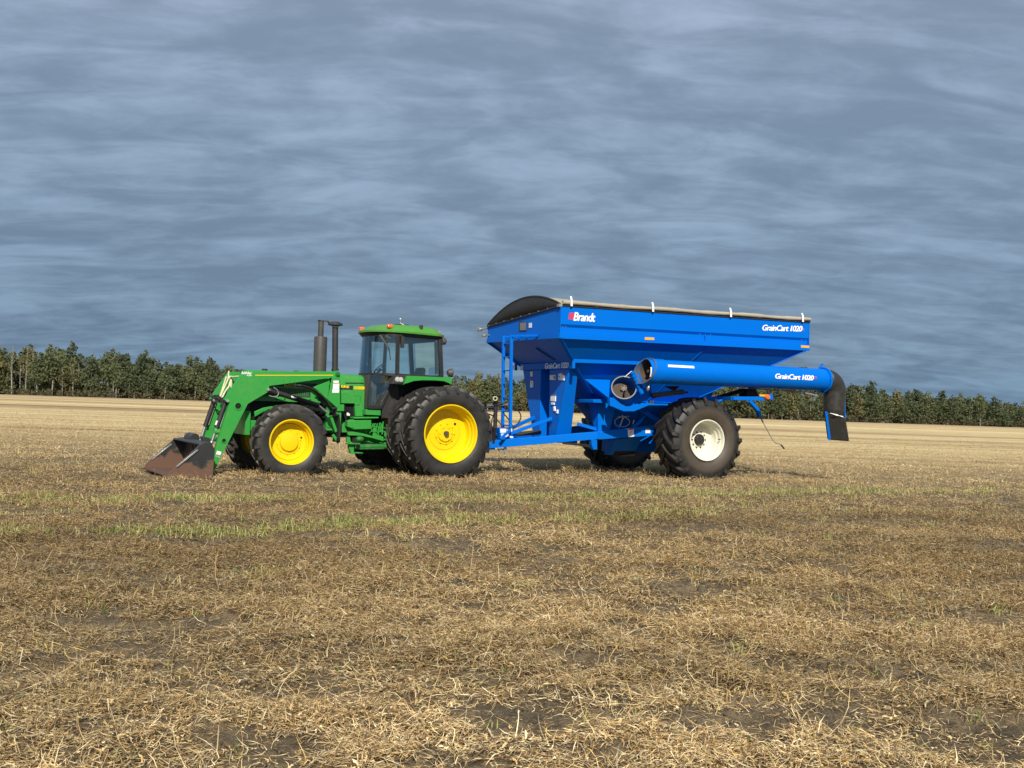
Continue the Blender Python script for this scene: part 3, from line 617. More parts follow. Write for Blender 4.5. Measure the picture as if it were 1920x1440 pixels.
# ---- loader
ld = empty('loader', trac, label='green front loader with worn black bucket resting on the ground')
armA = [(-4.169,1.401)]+[(-3.861,1.891),(-3.817,1.950),(-2.062,2.021),(-1.987,2.034),(-1.928,1.978),(-1.982,1.907),(-2.076,1.897),(-3.327,1.689),(-3.326,1.584),(-3.724,1.335)]+[(-4.178,0.355),(-4.297,0.082),(-4.330,0.101),(-4.326,0.307),(-4.298,0.497),(-4.076,1.328)]
for s_ in (-1, 1):
    am = MB(); am.prism(armA, s_*.62, s_*.50)
    for (x_, z_), ro, ri in zip([(-3.908,1.291)]+[(-4.149,0.638)], (.078, .052), (.056, .036)): am.pipe((x_, s_*.50, z_), (x_, s_*.632, z_), ro, ri, 28)
    sm = [(-3.408,1.892),(-3.333,1.686)]
    am.bar((sm[0][0], s_*.621, sm[0][1]), (sm[1][0], s_*.621, sm[1][1]), .006, .006, (0, 1, 0))
    part('loader_arm', am, 'green', ld, bevel=.012)
    hl_ = MB()
    for (x_, z_), ri in zip([(-3.908,1.291)]+[(-4.149,0.638)], (.055, .036)): hl_.tube([(x_, s_*.51, z_), (x_, s_*.6245, z_)], ri, 24)
    part('tube_bore', hl_, 'plate_dark', ld)
    ms = MB(); ms.prism([(-2.053,1.961),(-1.987,2.048),(-1.931,1.978),(-1.904,1.366),(-1.972,1.311),(-2.166,1.466),(-2.094,1.882)], s_*.645, s_*.622)
    ms.prism([(-2.453,1.697),(-2.221,1.797),(-2.117,1.839),(-2.146,1.455),(-2.326,1.616)], s_*.60, s_*.58)
    ms.prism([(-2.053,1.961),(-1.987,2.048),(-1.931,1.978),(-1.904,1.366),(-1.972,1.311),(-2.166,1.466),(-2.094,1.882)], s_*.498, s_*.475)
    ms.prism([(-1.983,1.305),(-1.901,1.373),(-1.822,1.382),(-1.817,1.248),(-1.961,1.245)], s_*.64, s_*.36); ms.box(-2.02, -1.86, s_*.60, s_*.36, .84, 1.26)
    part('loader_mast', ms, 'green', ld, bevel=.006)
    pv_ = MB(); q_ = [(-1.984,1.970)][0]; pv_.tube([(q_[0], s_*.44, q_[1]), (q_[0], s_*.665, q_[1])], .048, 18); pv_.tube([(q_[0], s_*.665, q_[1]), (q_[0], s_*.69, q_[1])], .028, 6)
    part('pivot_pin', pv_, 'dark_green', ld)
    q_ = [(-4.104,1.357),(-4.338,0.592)]
    tc_ = MB(); a_, b_ = [Vector((x_, s_*.46, z_)) for x_, z_ in q_]
    tc_.tube([a_, a_.lerp(b_, .62)], .046, 16); tc_.tube([a_.lerp(b_, .60), a_.lerp(b_, .64)], .054, 16); tc_.ball(tuple(a_), .055, 10)
    part('tilt_cylinder', tc_, 'black', ld)
    tr2 = MB(); tr2.tube([a_.lerp(b_, .62), b_], .026, 12); tr2.ball(tuple(b_), .04, 10); tr2.tube([a_+Vector((.05, 0, 0)), a_.lerp(b_, .6)+Vector((.055, 0, .0))], .010, 6); part('cylinder_rod', tr2, 'steel', ld)
    q_ = [(-3.283,1.600),(-2.321,1.342),(-2.174,1.238)]
    lc_ = MB(); a_, b_, c2 = [Vector((x_, s_*.56, z_)) for x_, z_ in q_]
    lc_.tube([a_, b_], .050, 16); lc_.ball(tuple(a_), .058, 10); lc_.tube([a_.lerp(b_, .96), b_], .058, 16)
    part('lift_cylinder', lc_, 'black', ld)
    lr = MB(); lr.tube([b_, c2+(c2-b_)*1.2], .026, 12); part('cylinder_rod', lr, 'steel', ld)
    hs_ = MB(); g_ = [(-3.247,1.666),(-3.174,1.622),(-3.141,1.553),(-3.169,1.499),(-3.252,1.485),(-3.329,1.506)]; hs_.tube([(x_, s_*.63, z_) for x_, z_ in g_], .011, 8); part('hydraulic_line', hs_, 'galvanised', ld)
    pn_ = MB(); g_ = [(-4.113,1.382)]+[(-3.354,1.621)]
    for x_, z_ in g_: pn_.tube([(x_, s_*.66, z_), (x_, s_*.40, z_)], .026, 12)
    part('cylinder_pin', pn_, 'galvanised', ld)
yl = MB(); g_ = [(-3.605,1.889),(-2.065,1.953),(-2.065,1.940),(-3.605,1.875)]; yl.prism(g_, -.6225, -.6195); part('arm_stripe', yl, 'lettering_yellow', ld)
ct = MB(); q_ = [(-3.908,1.291)][0]; ct.tube([(q_[0], -.50, q_[1]), (q_[0], .50, q_[1])], .07, 20); q_ = [(-4.149,0.638)][0]; ct.tube([(q_[0], -.5, q_[1]), (q_[0], .5, q_[1])], .05, 16)
q_ = [(-2.155,1.515)][0]; ct.tube([(q_[0]+.05, -.6, .98), (q_[0]+.05, .6, .98)], .06, 12)
ct.tube([(-4.30, -.44, .80), (-4.22, -.44, .80)], .06, 14)
part('cross_tube', ct, 'green', ld)
hz = MB()
for k, g_ in enumerate(([(-3.888,1.961),(-3.895,1.802),(-3.994,1.566),(-4.055,1.440),(-4.061,1.366)], [(-3.886,1.869),(-3.918,1.752),(-4.017,1.549),(-4.045,1.416)], [(-3.869,1.853),(-3.953,1.684),(-4.037,1.499),(-4.041,1.400)], [(-3.875,1.802),(-3.912,1.669),(-4.004,1.517),(-4.057,1.400)], [(-3.879,1.785),(-3.892,1.703),(-3.986,1.567),(-4.039,1.451)], [(-3.894,1.760),(-3.894,1.637)], [(-3.905,1.835),(-3.996,1.616),(-4.056,1.466),(-4.069,1.383)], [(-3.918,1.852),(-3.998,1.566),(-4.035,1.449)])):
    yk = (.25, .22, .2, .1, .05, 0, .15, .3)[k]; hz.tube([(x_, yk, z_) for x_, z_ in g_], .015, 7)
hz.tube([(-3.70, -.5, 1.83), (-3.75, -.1, 1.86), (-3.78, .3, 1.85), (-3.80, .5, 1.86)], .016, 7)
part('hydraulic_hose', hz, 'hose_tan', ld)
hz = MB()
for k in range(4): hz.tube([(-4.13, .46-.28*k, 1.42), (-4.20-.02*k, .40-.24*k, 1.48), (-4.22, .25-.2*k, 1.46+.01*k), (-4.16, .1-.16*k, 1.40)], .012, 7)
hz.box(-4.16, -4.06, -.15, .15, 1.34, 1.44)
part('valve_hose', hz, 'black', ld)
# bucket
bk = MB(); HB = 1.15
sd_ = [(-5.250,-0.003),(-5.235,0.078),(-4.702,0.588),(-4.505,0.614),(-4.435,0.491),(-4.454,-0.021)]
lip, lip2, tf, tb, rb_, bb_ = sd_
for s_ in (-1, 1): bk.prism([lip, lip2, tf, tb, rb_, bb_], s_*HB, s_*(HB-.022))
x0_, z0_ = lip
bk.prism([(lip[0]-.02, lip[1]), (bb_[0], bb_[1]), (bb_[0], bb_[1]+.02), (lip[0]-.02, lip[1]+.03)], -HB+.023, HB-.023)
bk.prism([(bb_[0], bb_[1]+.021), (rb_[0]-.02, rb_[1]), (tb[0]-.02, tb[1]), (tb[0]-.06, tb[1]), (rb_[0]-.065, rb_[1]-.02), (bb_[0]-.05, bb_[1]+.06), (bb_[0]-.14, bb_[1]+.021)], -HB+.023, HB-.023)
bk.prism([(tf[0]-.02, tf[1]-.012), (tf[0]-.02, tf[1]+.014), (tb[0]-.018, tb[1]+.014), (tb[0]-.018, tb[1]-.0), (tf[0]+.01, tf[1]-.008)], -HB+.023, HB-.023)
for y_ in (-.30, .30, .0): bk.prism([(bb_[0]-.02, bb_[1]+.05), (rb_[0]+.01, rb_[1]), (tb[0]-.02, tb[1]), (tb[0]-.075, tb[1]), (rb_[0]-.08, rb_[1]-.03), (bb_[0]-.1, bb_[1]+.05)], y_-.012, y_+.012)
for s_ in (-1, 1):
    for y_ in (.36, .58): bk.prism([(tb[0]-.02, tb[1]+.0), (tb[0]-.02, tb[1]+.10), (tb[0]+.10, tb[1]+.06), (rb_[0]+.12, rb_[1]-.25), (bb_[0]-.0, bb_[1]+.1)], s_*y_-.014, s_*y_+.014)
bk.tube([(tb[0]+.02, .30, tb[1]+.02), (tb[0]+.02, .80, tb[1]+.02)], .10, 16)
part('bucket', bk, 'bucket', ld, bevel=.006, label='worn black bucket with rusty lip and sides')
wr = MB()
for y_ in (-HB-.014, HB-.024):
    p0 = Vector((lip2[0]+.13, y_, lip2[1]+.10)); p1 = Vector((tf[0]-.04, y_, tf[1]-.10)); wr.bar(tuple(p0), tuple(p1), .020, .030)
part('wear_strip', wr, 'steel', ld, bevel=.004)
# loader decal: maker's white lettering and warning stickers
lettering('bühler', lambda s, t_, d: (-3.868+.205*s, -.6205-d, 1.895+.050*t_), 'lettering_white', ld, shear=.25, offset=.02)
lettering('ALLIED', lambda s, t_, d: (-3.77+.10*s, -.6205-d, 1.862+.026*t_), 'lettering_white', ld, shear=.2, offset=.02)
dk = MB()
for g_ in ([(-2.064,1.841),(-1.957,1.845),(-1.955,1.795),(-2.062,1.793)], [(-2.068,1.781),(-1.942,1.786),(-1.942,1.680),(-2.070,1.675)], [(-2.080,1.668),(-1.938,1.673),(-1.942,1.608),(-2.080,1.603)]): dk.prism(g_, -.6475, -.644)
dk.prism([(-4.271,0.450),(-4.185,0.427),(-4.216,0.323),(-4.292,0.342)], -.6235, -.619)
dk.cm = 1; g_ = [(-2.062,1.798),(-1.952,1.800),(-1.951,1.792),(-2.062,1.791)]; dk.prism(g_, -.649, -.6475); dk.cm = 2; dk.prism([(-4.281,0.383),(-4.202,0.371),(-4.216,0.330),(-4.289,0.345)], -.6245, -.6236)
part('warning_sticker', dk, ['white', 'red', 'sticker_grey'], ld, smooth=0)
dk = MB(); dk.prism([(-2.889,1.520),(-2.785,1.488),(-2.790,1.465),(-2.890,1.488)], -.6145, -.608); dk.prism([(-4.278,1.008),(-4.246,1.002),(-4.275,0.919),(-4.301,0.931)], -.513, -.508); part('cylinder_label', dk, 'white', ld, smooth=0)
dk = MB(); dk.prism([(-1.678,1.218),(-1.608,1.215),(-1.610,1.152),(-1.676,1.156)], -.42, -.38); part('fuel_filter', dk, 'white', trac, bevel=.01)
dk = MB(); dk.prism([(-0.937,1.978),(-0.889,1.986),(-0.888,1.947),(-0.908,1.913),(-0.941,1.922)], -.575, -.568); part('seat_tag', dk, 'lettering_yellow', cab, smooth=0)

# ==================================================================== GRAIN CART
cart = thing(empty('grain_cart', loc=(3.3674, 25.4038, -.004), rz=.4441), 'blue grain cart with white-rimmed wheels and folded unloading auger, hitched behind the tractor', 'grain cart')
XF, XR, YB = -3.54, 2.875, 1.80
def ztop(x, y): return 3.535+.0085*(x-XF)-.075*(y+YB)*.9
def zfl(x, y): return 2.905+.012*(x-XF)+.012*(y+YB)
hopper = empty('hopper', cart)
# upper walls: near and far sides use a rolled profile, ends are plain sheets
wl = MB()
prof = [(0, 1.0), (0, .395), (.045, .305), (.045, .16), (.0, .135), (0, 0)]   # (inset, height fraction)
for s_ in (-1, 1):
    rows = []
    for x_ in (XF, XR):
        y_ = s_*YB; zt, zf = ztop(x_, y_), zfl(x_, y_)
        rows.append([(x_, s_*(YB-i_), zf+(zt-zf)*h_) for i_, h_ in prof])
    wl.grid(rows)
for x_, sg in ((XF, 1), (XR, -1)):
    q = [(x_+sg*.004, -YB+.002, zfl(x_, -YB)), (x_+sg*.004, YB-.002, zfl(x_, YB)), (x_+sg*.004, YB-.002, ztop(x_, YB)), (x_+sg*.004, -YB+.002, ztop(x_, -YB))]
    wl.add(q, [(0, 1, 2, 3)])
part('side_wall', wl, 'blue', hopper, smooth=20)
fl_ = MB()   # flange round the box
for s_ in (-1, 1):
    y_ = s_*YB; fl_.hexa([(XF-.02, y_-.022, zfl(XF, y_)-.045), (XR+.02, y_-.022, zfl(XR, y_)-.045), (XR+.02, y_+.022, zfl(XR, y_)-.045), (XF-.02, y_+.022, zfl(XF, y_)-.045)],
        [(XF-.02, y_-.022, zfl(XF, y_)+.03), (XR+.02, y_-.022, zfl(XR, y_)+.03), (XR+.02, y_+.022, zfl(XR, y_)+.03), (XF-.02, y_+.022, zfl(XF, y_)+.03)])
for x_ in (XF, XR):
    a, b = zfl(x_, -YB), zfl(x_, YB)
    fl_.hexa([(x_-.025, -YB+.023, a-.04), (x_+.025, -YB+.023, a-.04), (x_+.025, YB-.023, b-.04), (x_-.025, YB-.023, b-.04)], [(x_-.025, -YB+.023, a+.07), (x_+.025, -YB+.023, a+.07), (x_+.025, YB-.023, b+.07), (x_-.025, YB-.023, b+.07)])
# corner posts, seam and rim
for x_ in (XF-.003, XR+.003):
    fl_.bar((x_, -YB-.003, zfl(x_, -YB)), (x_, -YB-.003, ztop(x_, -YB)), .014, .014, (1, 0, 0))
fl_.bar((.02, -YB-.004, zfl(.02, -YB)+.03), (.02, -YB-.004, zfl(.02, -YB)+.2), .02, .012, (1, 0, 0))
part('box_flange', fl_, 'blue', hopper)
# lower tapering hopper
BX0, BX1, BY, BZ = -2.04, .36, .60, 1.66
tp = [(XF, -YB, zfl(XF, -YB)-.01), (XR, -YB, zfl(XR, -YB)-.01), (XR, YB, zfl(XR, YB)-.01), (XF, YB, zfl(XF, YB)-.01)]
bt = [(BX0, -BY, BZ), (BX1, -BY, BZ), (BX1, BY, BZ), (BX0, BY, BZ)]
hp = MB(); hp.add(tp+bt, [(0, 1, 5, 4), (1, 2, 6, 5), (2, 3, 7, 6), (3, 0, 4, 7), (4, 5, 6, 7)])
part('lower_hopper', hp, 'blue', hopper, smooth=0)
rb2 = MB()   # corner ribs, seam rib, horizontal angle iron, bottom lip
for i in range(4):
    a, b = Vector(tp[i]), Vector(bt[i]); o2 = Vector((-.012 if i in (0, 3) else .012, -.012 if i < 2 else .012, -.01)); rb2.bar(tuple(a+o2), tuple(b+o2), .075, .020, (0, 0, 1) if i in (1, 2) else (-1 if i in (0, 3) else 1, -1 if i < 2 else 1, .2))
def onside(x_top, t_): # point on the near sloping sheet
    a = Vector((x_top, -YB, zfl(x_top, -YB)-.01)); k = (x_top-XF)/(XR-XF); b = Vector((BX0+k*(BX1-BX0), -BY, BZ)); return a.lerp(b, t_)
n_ = Vector((0, -.72, -.69))
rb2.bar(tuple(onside(.15, .0)+n_*.006), tuple(onside(.15, 1)+n_*.006), .03, .012, (0, -.72, -.69))
for sy in (-1, 1):
    a, b = Vector((-2.99, sy*1.38, 2.44)), Vector((1.95, sy*1.40, 2.52)); rb2.bar(tuple(a), tuple(b), .05, .075); rb2.bar((-2.985, sy*1.385, 2.45), (-2.985, sy*1.385, 2.28), .06, .05, (0, 1, 0))
rb2.box(BX0-.03, BX1+.03, -BY-.03, BY+.03, BZ-.09, BZ-.002)
part('hopper_rib', rb2, 'blue', hopper, bevel=.004)
# inspection window and small plates on the front wall
iw_ = MB(); g_ = [(0.127,3.303),(-0.253,3.289),(-0.252,3.088),(0.112,3.098)]; iw_.prism(g_, XF-.012, XF+.0, 'x'); part('window_frame', iw_, 'black', hopper, bevel=.02)
iw_ = MB(); g_ = [(0.065,3.277),(-0.233,3.273),(-0.232,3.105),(0.052,3.113)]; iw_.prism(g_, XF-.016, XF-.0125, 'x'); part('window', iw_, 'sticker_grey', hopper)
# bolts along the walls
bo = MB()
for k in range(9):
    y_ = -1.7+3.4*k/8; bo.tube([(XF-.02, y_, ztop(XF, y_)-.0), (XF-.045, y_, ztop(XF, y_)+.0)], .012, 6)
for x_ in (-3.47, -3.40, -.1, .05, .18, 2.7, 2.82): bo.tube([(x_, -YB+.045, zfl(x_, -YB)+.2), (x_, -YB+.03, zfl(x_, -YB)+.2)], .009, 6)
part('wall_bolt', bo, 'galvanised', hopper)
# folded sheet below the near slope: light gusset beside the auger
gs = MB(); g1, g2, g3 = [(-2.537,2.080),(-1.922,2.087)]+[(-2.243,1.696)]
gs.plate([(g1[0], -1.10, g1[1]), (g2[0], -1.10, g2[1]), (g3[0], -1.62, g3[1])], .012)
gs.plate([(g1[0], -1.10, g1[1]-.012), (g3[0], -1.62, g3[1]-.012), (BX0+.10, -.64, BZ-.02)], .012)
part('gusset', gs, 'blue', hopper)
# tarp: arched cover, black front cap, side roll with straps
ARC = .36
def arch(x_, s_, n=14):
    pts = []
    for k in range(n+1):
        y_ = -YB+2*YB*k/n; u = y_/YB; pts.append((x_, y_, ztop(x_, y_)+.03+ARC*(1-u*u)*s_))
    return pts
tp_ = MB(); tp_.grid([arch(x_, s_) for x_, s_ in ((XF+.02, 1), (XF+1.6, .78), (XF+3.2, .74), (XF+4.8, .74), (XR+.02, .80))])
part('tarp', tp_, 'tarp', cart, solid=.012, smooth=60)
fc = MB(); a_ = arch(XF-.012, 1); b_ = [(XF-.012, y_, ztop(XF, y_)-.02) for x_, y_, z_ in a_]
fc.grid([a_, b_]); fc.grid([arch(XR+.03, .80), [(XR+.03, y_, ztop(XR, y_)-.01) for x_, y_, z_ in a_]])
part('tarp_end_cap', fc, 'tarp_black', cart, solid=.014)
eg = MB(); eg.tube(arch(XF-.012, 1.02, 20), .018, 8); eg.bar((XF-.022, -YB, ztop(XF, -YB)-.01), (XF-.022, YB, ztop(XF, YB)-.01), .02, .03); eg.bar((XF, -YB-.008, ztop(XF, -YB)-.006), (XR, -YB-.008, ztop(XR, -YB)-.006), .02, .025)
part('tarp_bow', eg, 'black', cart)
rl_ = MB(); rows = []
for i in range(41):
    x_ = XF+.04+(XR+.04-XF-.04)*i/40; r_ = .041+.005*math.sin(i*.9)+.004*math.sin(i*2.3)
    cz_ = ztop(x_, -YB)+.062+.006*math.sin(i*.5)
    rows.append([(x_, -YB+.01+r_*1.05*math.cos(2*math.pi*k/16), cz_+r_*(1.0+.05*math.sin(3*k+i*.4))*math.sin(2*math.pi*k/16)) for k in range(17)])
rl_.grid(rows); rl_.add(rows[0][:16], [list(range(16))]); rl_.add(rows[-1][:16], [list(range(16))])
part('tarp_roll', rl_, 'tarp', cart, smooth=70)
for px_ in [(-3.332,3.513),(-1.373,3.556),(0.641,3.585),(2.641,3.617)]:
    sb_ = MB(); x_ = px_[0]; z_ = ztop(x_, -YB); sb_.bar((x_, -YB-.066, z_-.01), (x_-.0, -YB-.056, z_+.12), .045, .010, (0, 1, 0)); sb_.bar((x_, -YB-.056, z_+.12), (x_, -YB-.02, z_+.19), .038, .012, (0, 1, 0))
    part('tarp_strap', sb_, 'white', cart)
cr = MB(); cr.tube([(XF+.0, YB+.02, ztop(XF, YB)-.05), (XF-.08, YB+.24, ztop(XF, YB)-.06)], .02, 8); cr.tube([(XF-.08, YB+.22, ztop(XF, YB)-.06), (XF-.10, YB+.30, ztop(XF, YB)-.06)], .055, 12); cr.tube([(XF, YB-.1, 3.08), (XF-.06, YB+.13, 3.08)], .018, 8); cr.tube([(XF-.05, YB+.06, 3.08), (XF-.06, YB+.13, 3.08)], .04, 10)
cr.box(XF-.05, XF+.02, -YB-.02, -YB+.08, ztop(XF, -YB)-.03, ztop(XF, -YB)+.03)
part('tarp_end_roller', cr, 'galvanised', cart)
# front cross beam and columns
fb_ = MB(); fb_.prism([(-1.22, 2.425), (1.22, 2.425), (1.22, 2.285), (-1.22, 2.285)], -2.965, -2.80, 'x')
part('front_cross_beam', fb_, 'blue', cart, bevel=.006)
for s_ in (-1, 1):
    fo = MB()
    fo.hexa([(-2.93, s_*.21, 2.285), (-2.93, s_*1.12, 2.285), (-2.905, s_*.53, .78), (-2.905, s_*.22, .78)], [(-2.72, s_*.21, 2.285), (-2.72, s_*1.12, 2.285), (-2.53, s_*.53, .78), (-2.53, s_*.22, .78)])
    part('front_column', fo, 'blue', cart, bevel=.008)
    re_ = MB(); g_ = [(-2.141,1.553),(-1.851,1.550),(-1.715,1.452),(-1.909,0.835),(-2.108,0.820)]
    re_.prism([(-2.141,1.556),(-1.726,1.568),(-1.715,1.455),(-1.881,0.836),(-2.108,0.814)], s_*1.0, s_*.90)
    re_.hexa([(g_[0][0], s_*.99, 1.66), (g_[0][0], s_*.55, 1.66), (g_[4][0], s_*.85, .9), (g_[4][0], s_*.99, .9)], [(g_[0][0]+.03, s_*.99, 1.66), (g_[0][0]+.03, s_*.55, 1.66), (g_[4][0]+.03, s_*.85, .9), (g_[4][0]+.03, s_*.99, .9)])
    part('side_column', re_, 'blue', cart, bevel=.008)
# chassis: A-frame beams, cross members, axle
for s_ in (-1, 1):
    cb = MB(); pts = [(-4.55, .12, .595), (-2.16, .98, .885), (-.73, 1.0, 1.02)]
    H_ = .165
    for (a, b) in zip(pts[:-1], pts[1:]):
        q = lambda p, z_: [(p[0], s_*(p[1]-.06), p[2]+z_), (p[0], s_*(p[1]+.06), p[2]+z_)]
        A = q(a, -H_/2)+q(a, H_/2)[::-1]; B = q(b, -H_*(.5 if b[0] < -1 else .66))+q(b, H_*(.5 if b[0] < -1 else .66))[::-1]
        cb.hexa(A, B)
    cb.hexa([(-2.14, s_*1.063, .80), (-2.10, s_*1.063, .97), (-.75, s_*1.063, 1.14), (-.80, s_*1.063, .905)], [(-2.14, s_*1.075, .80), (-2.10, s_*1.075, .97), (-.75, s_*1.075, 1.14), (-.80, s_*1.075, .905)])
    part('chassis_beam', cb, 'blue', cart, bevel=.006)
xm = MB(); xm.box(-2.98, -2.48, -.75, .75, .70, .785); xm.tube([(0, -1.28, .856), (0, 1.28, .856)], .11, 16); xm.box(-.22, .22, -1.02, 1.02, .80, 1.06)
xm.box(-.35, .35, -1.28, -1.02, .72, 1.16); xm.box(-.35, .35, 1.02, 1.28, .72, 1.16)
for s_ in (-1, 1): xm.bar((-.1, s_*.95, 1.0), (.6, s_*.7, 1.75), .16, .1); xm.bar((-.1, s_*.95, 1.0), (-1.2, s_*.7, 1.62), .12, .1)
part('axle', xm, 'blue', cart, bevel=.008)
# rear sheet of the under-hopper and sump
um = MB(); um.hexa([(-1.35, -.16, .80), (.0, -.16, .80), (.0, .16, .80), (-1.35, .16, .80)], [(-1.70, -1.0, 1.64), (.55, -1.0, 1.64), (.55, 1.0, 1.64), (-1.70, 1.0, 1.64)]); um.box(-1.35, 0, -.15, .15, .50, .80)
um.prism([(.36, 1.66), (1.15, 2.1), (1.0, 1.75), (.5, 1.45)], -.7, -.66)
part('sump', um, 'blue', cart, bevel=.01)
so_ = MB(); inw = lambda z_: -.86+(.86-z_)*1.05
def sloped(g_, off, th): return [[(x_, inw(z_)+off+th*k, z_) for x_, z_ in g_] for k in (0, 1)]
def slab(mb, g_, off, th):
    A, B = sloped(g_, off, th); n = len(A); mb.add(A+B, [list(range(n-1, -1, -1)), list(range(n, 2*n))]+[(i, (i+1) % n, n+(i+1) % n, n+i) for i in range(n)])
slab(so_, [(-1.574,0.799),(-0.884,0.890),(-0.861,0.434),(-1.505,0.440),(-1.551,0.556)], 0, .2)
so_.cm = 1; slab(so_, [(-1.394,0.527),(-0.847,0.539),(-0.845,0.477),(-1.261,0.424),(-1.390,0.435)], -.006, .01); so_.cm = 2; slab(so_, [(-1.249,0.417),(-0.847,0.476),(-0.816,0.423)], -.03, .02)
part('sump_door', so_, ['blue', 'plate_dark', 'collar'], cart, bevel=.004)
# near mid girder under the auger (bent channel)
mg = MB(); mg.prism([(-2.342,1.696),(-2.249,1.699),(-2.056,1.572),(-1.933,1.526),(-1.824,1.532),(-1.703,1.579),(-1.389,1.631),(-1.366,1.569),(-1.739,1.426),(-2.004,1.423),(-2.323,1.529)], -1.82, -1.74)
mg.prism([(-2.433,1.652),(-2.039,1.673),(-2.036,1.582),(-2.430,1.584)], -1.30, -.65)
mg.prism([(-1.369,1.604),(-0.873,1.615),(-0.872,1.577),(-1.367,1.563)], -1.78, -1.70)
pl_ = [(x_, -1.02+(1.6-z_)*1.0, z_) for x_, z_ in [(-0.953,1.549),(0.140,1.581),(0.205,1.480),(-0.091,1.269),(-0.462,1.042),(-0.900,1.167)]]; mg.plate(pl_, .02)
part('auger_girder', mg, 'blue', cart, bevel=.006)
dk2 = MB(); dk2.prism([(-2.165,1.701),(-1.971,1.573),(-1.847,1.530),(-1.616,1.580),(-1.315,1.681),(-1.208,1.791),(-1.243,2.003),(-1.571,1.849),(-1.635,1.730),(-1.975,1.672)], -1.66, -1.63)
part('backing_plate', dk2, 'blue', cart)
# struts
sr = MB()
for s_ in (-1, 1):
    sr.bar((-4.05, s_*.18, .78), (-2.95, s_*.42, 1.22), .07, .07); sr.bar((-2.52, s_*.80, 1.12), (-1.85, s_*.95, .95), .06, .07)
part('brace', sr, 'blue', cart, bevel=.005)
# tongue and hitch
tg = MB(); tg.hexa([(-4.55, -.18, .50), (-4.55, .18, .50), (-4.55, .18, .66), (-4.55, -.18, .66)], [(-4.2, -.26, .52), (-4.2, .26, .52), (-4.2, .26, .70), (-4.2, -.26, .70)])
tg.prism([(-4.121,0.982),(-3.806,0.989),(-3.773,0.725),(-4.072,0.713)], -.25, .1)
tg.prism([(-3.764,0.860),(-3.692,0.861),(-3.690,0.811),(-3.762,0.810)], -.22, .4)
part('tongue', tg, 'blue', cart, bevel=.006)
th_ = MB(); th_.box(-5.0, -4.55, -.05, .05, .52, .60); th_.tube([(-5.02, 0, .50), (-5.02, 0, .62)], .09, 18); th_.box(-4.62, -4.45, -.20, .20, .47, .53)
th_.tube([(-5.0, -.1, .44), (-4.7, -.25, .38), (-4.45, -.27, .43)], .012, 6)
part('hitch_ring', th_, 'black', cart, bevel=.006)
jk = MB(); q_ = [(-4.293,0.977),(-4.315,1.455)]; jk.tube([(q_[0][0], -.42, q_[0][1]), (q_[0][0]+.0, -.42, q_[1][1])], .042, 14); q2 = [(-4.305,1.540),(-4.331,1.602)]
jk.tube([(q_[1][0], -.42, q_[1][1]), (q2[0][0]+.02, -.42, q2[0][1])], .06, 14); jk.bar((q_[0][0], -.42, q_[0][1]), (q_[0][0]+.05, -.25, .62), .05, .05)
part('jack', jk, 'black', cart)
jw = MB(); jw.pipe((q2[1][0]+.02, -.38, q2[1][1]-.0), (q2[1][0]-.05, -.58, q2[1][1]+.0), .048, .03, 24); part('jack_handle_ring', jw, 'cream', cart)
jw = MB(); jw.tube([(q2[1][0]+.02, -.38, q2[1][1]), (q2[1][0]-.035, -.54, q2[1][1])], .031, 16); part('jack_socket', jw, 'plate_dark', cart)
wt_ = MB(); q_ = [(-4.228,0.666),(-4.150,0.674),(-4.147,0.582),(-4.178,0.574)]; wt_.prism(q_, -.245, -.20); q_ = [(-4.131,0.540),(-3.958,0.542),(-3.956,0.481),(-4.089,0.479)]; wt_.prism(q_, -.27, -.21); q_ = [(-4.017,0.621),(-3.947,0.622),(-3.944,0.558),(-3.960,0.422),(-3.994,0.422)]; wt_.prism(q_, -.30, -.275)
part('hitch_pin', wt_, 'galvanised', cart)
pt = MB(); pt.tube([(-4.6, .12, .78), (-4.1, .05, .80), (-3.0, 0, .9)], .05, 12); pt.lathe([(.001, -4.62), (.10, -4.62), (.11, -4.50), (.07, -4.42)], 18, 'x', (0, .12, .78)); pt.box(-4.22, -4.02, -.05, .25, .70, .98)
part('drive_shaft', pt, 'black_plastic', cart)
# hoses at the front
for nm, mt_, paths in (('hydraulic_hose', 'black', [[(-4.9, .2, .95), (-4.55, .1, 1.32), (-4.1, .02, 1.40), (-3.75, -.05, 1.10), (-3.72, -.1, .86)], [(-4.9, .1, 1.0), (-4.5, 0, 1.22), (-4.2, .0, 1.25), (-3.95, -.1, .98), (-3.9, -.12, .80)],
                                          [(-4.15, -.1, 1.48), (-3.88, -.2, 1.50), (-3.62, -.25, 1.28), (-3.70, -.25, 1.05), (-3.88, -.22, .92)], [(-4.85, -.1, 1.05), (-4.5, -.1, 1.12), (-4.25, -.1, 1.04), (-4.1, -.1, .80)], [(-4.2, -.2, 1.35), (-4.3, -.25, 1.1), (-4.28, -.25, .8)], [(-4.9, 0, .9), (-4.6, -.15, .72), (-4.4, -.2, .75)]]),
                       ('light_hose', 'hose_tan', [[(-4.95, .25, 1.0), (-4.6, .22, .9), (-4.45, .1, 1.15), (-4.5, -.1, .7)]]), ('red_hose', 'red', [[(-4.95, .3, 1.15), (-4.75, .25, 1.22), (-4.6, .2, 1.15), (-4.5, .15, .9)]])):
    h_ = MB()
    for p in paths:
        P = [Vector(a) for a in p]; sm_ = []
        for i in range(len(P)-1):
            a0, a1, a2, a3 = P[max(i-1, 0)], P[i], P[i+1], P[min(i+2, len(P)-1)]
            for k in range(5):
                t_ = k/5; sm_.append(.5*((2*a1)+(-a0+a2)*t_+(2*a0-5*a1+4*a2-a3)*t_*t_+(-a0+3*a1-3*a2+a3)*t_**3))
        sm_.append(P[-1]); h_.tube(sm_, .0135, 7)
    part(nm, h_, mt_, cart)
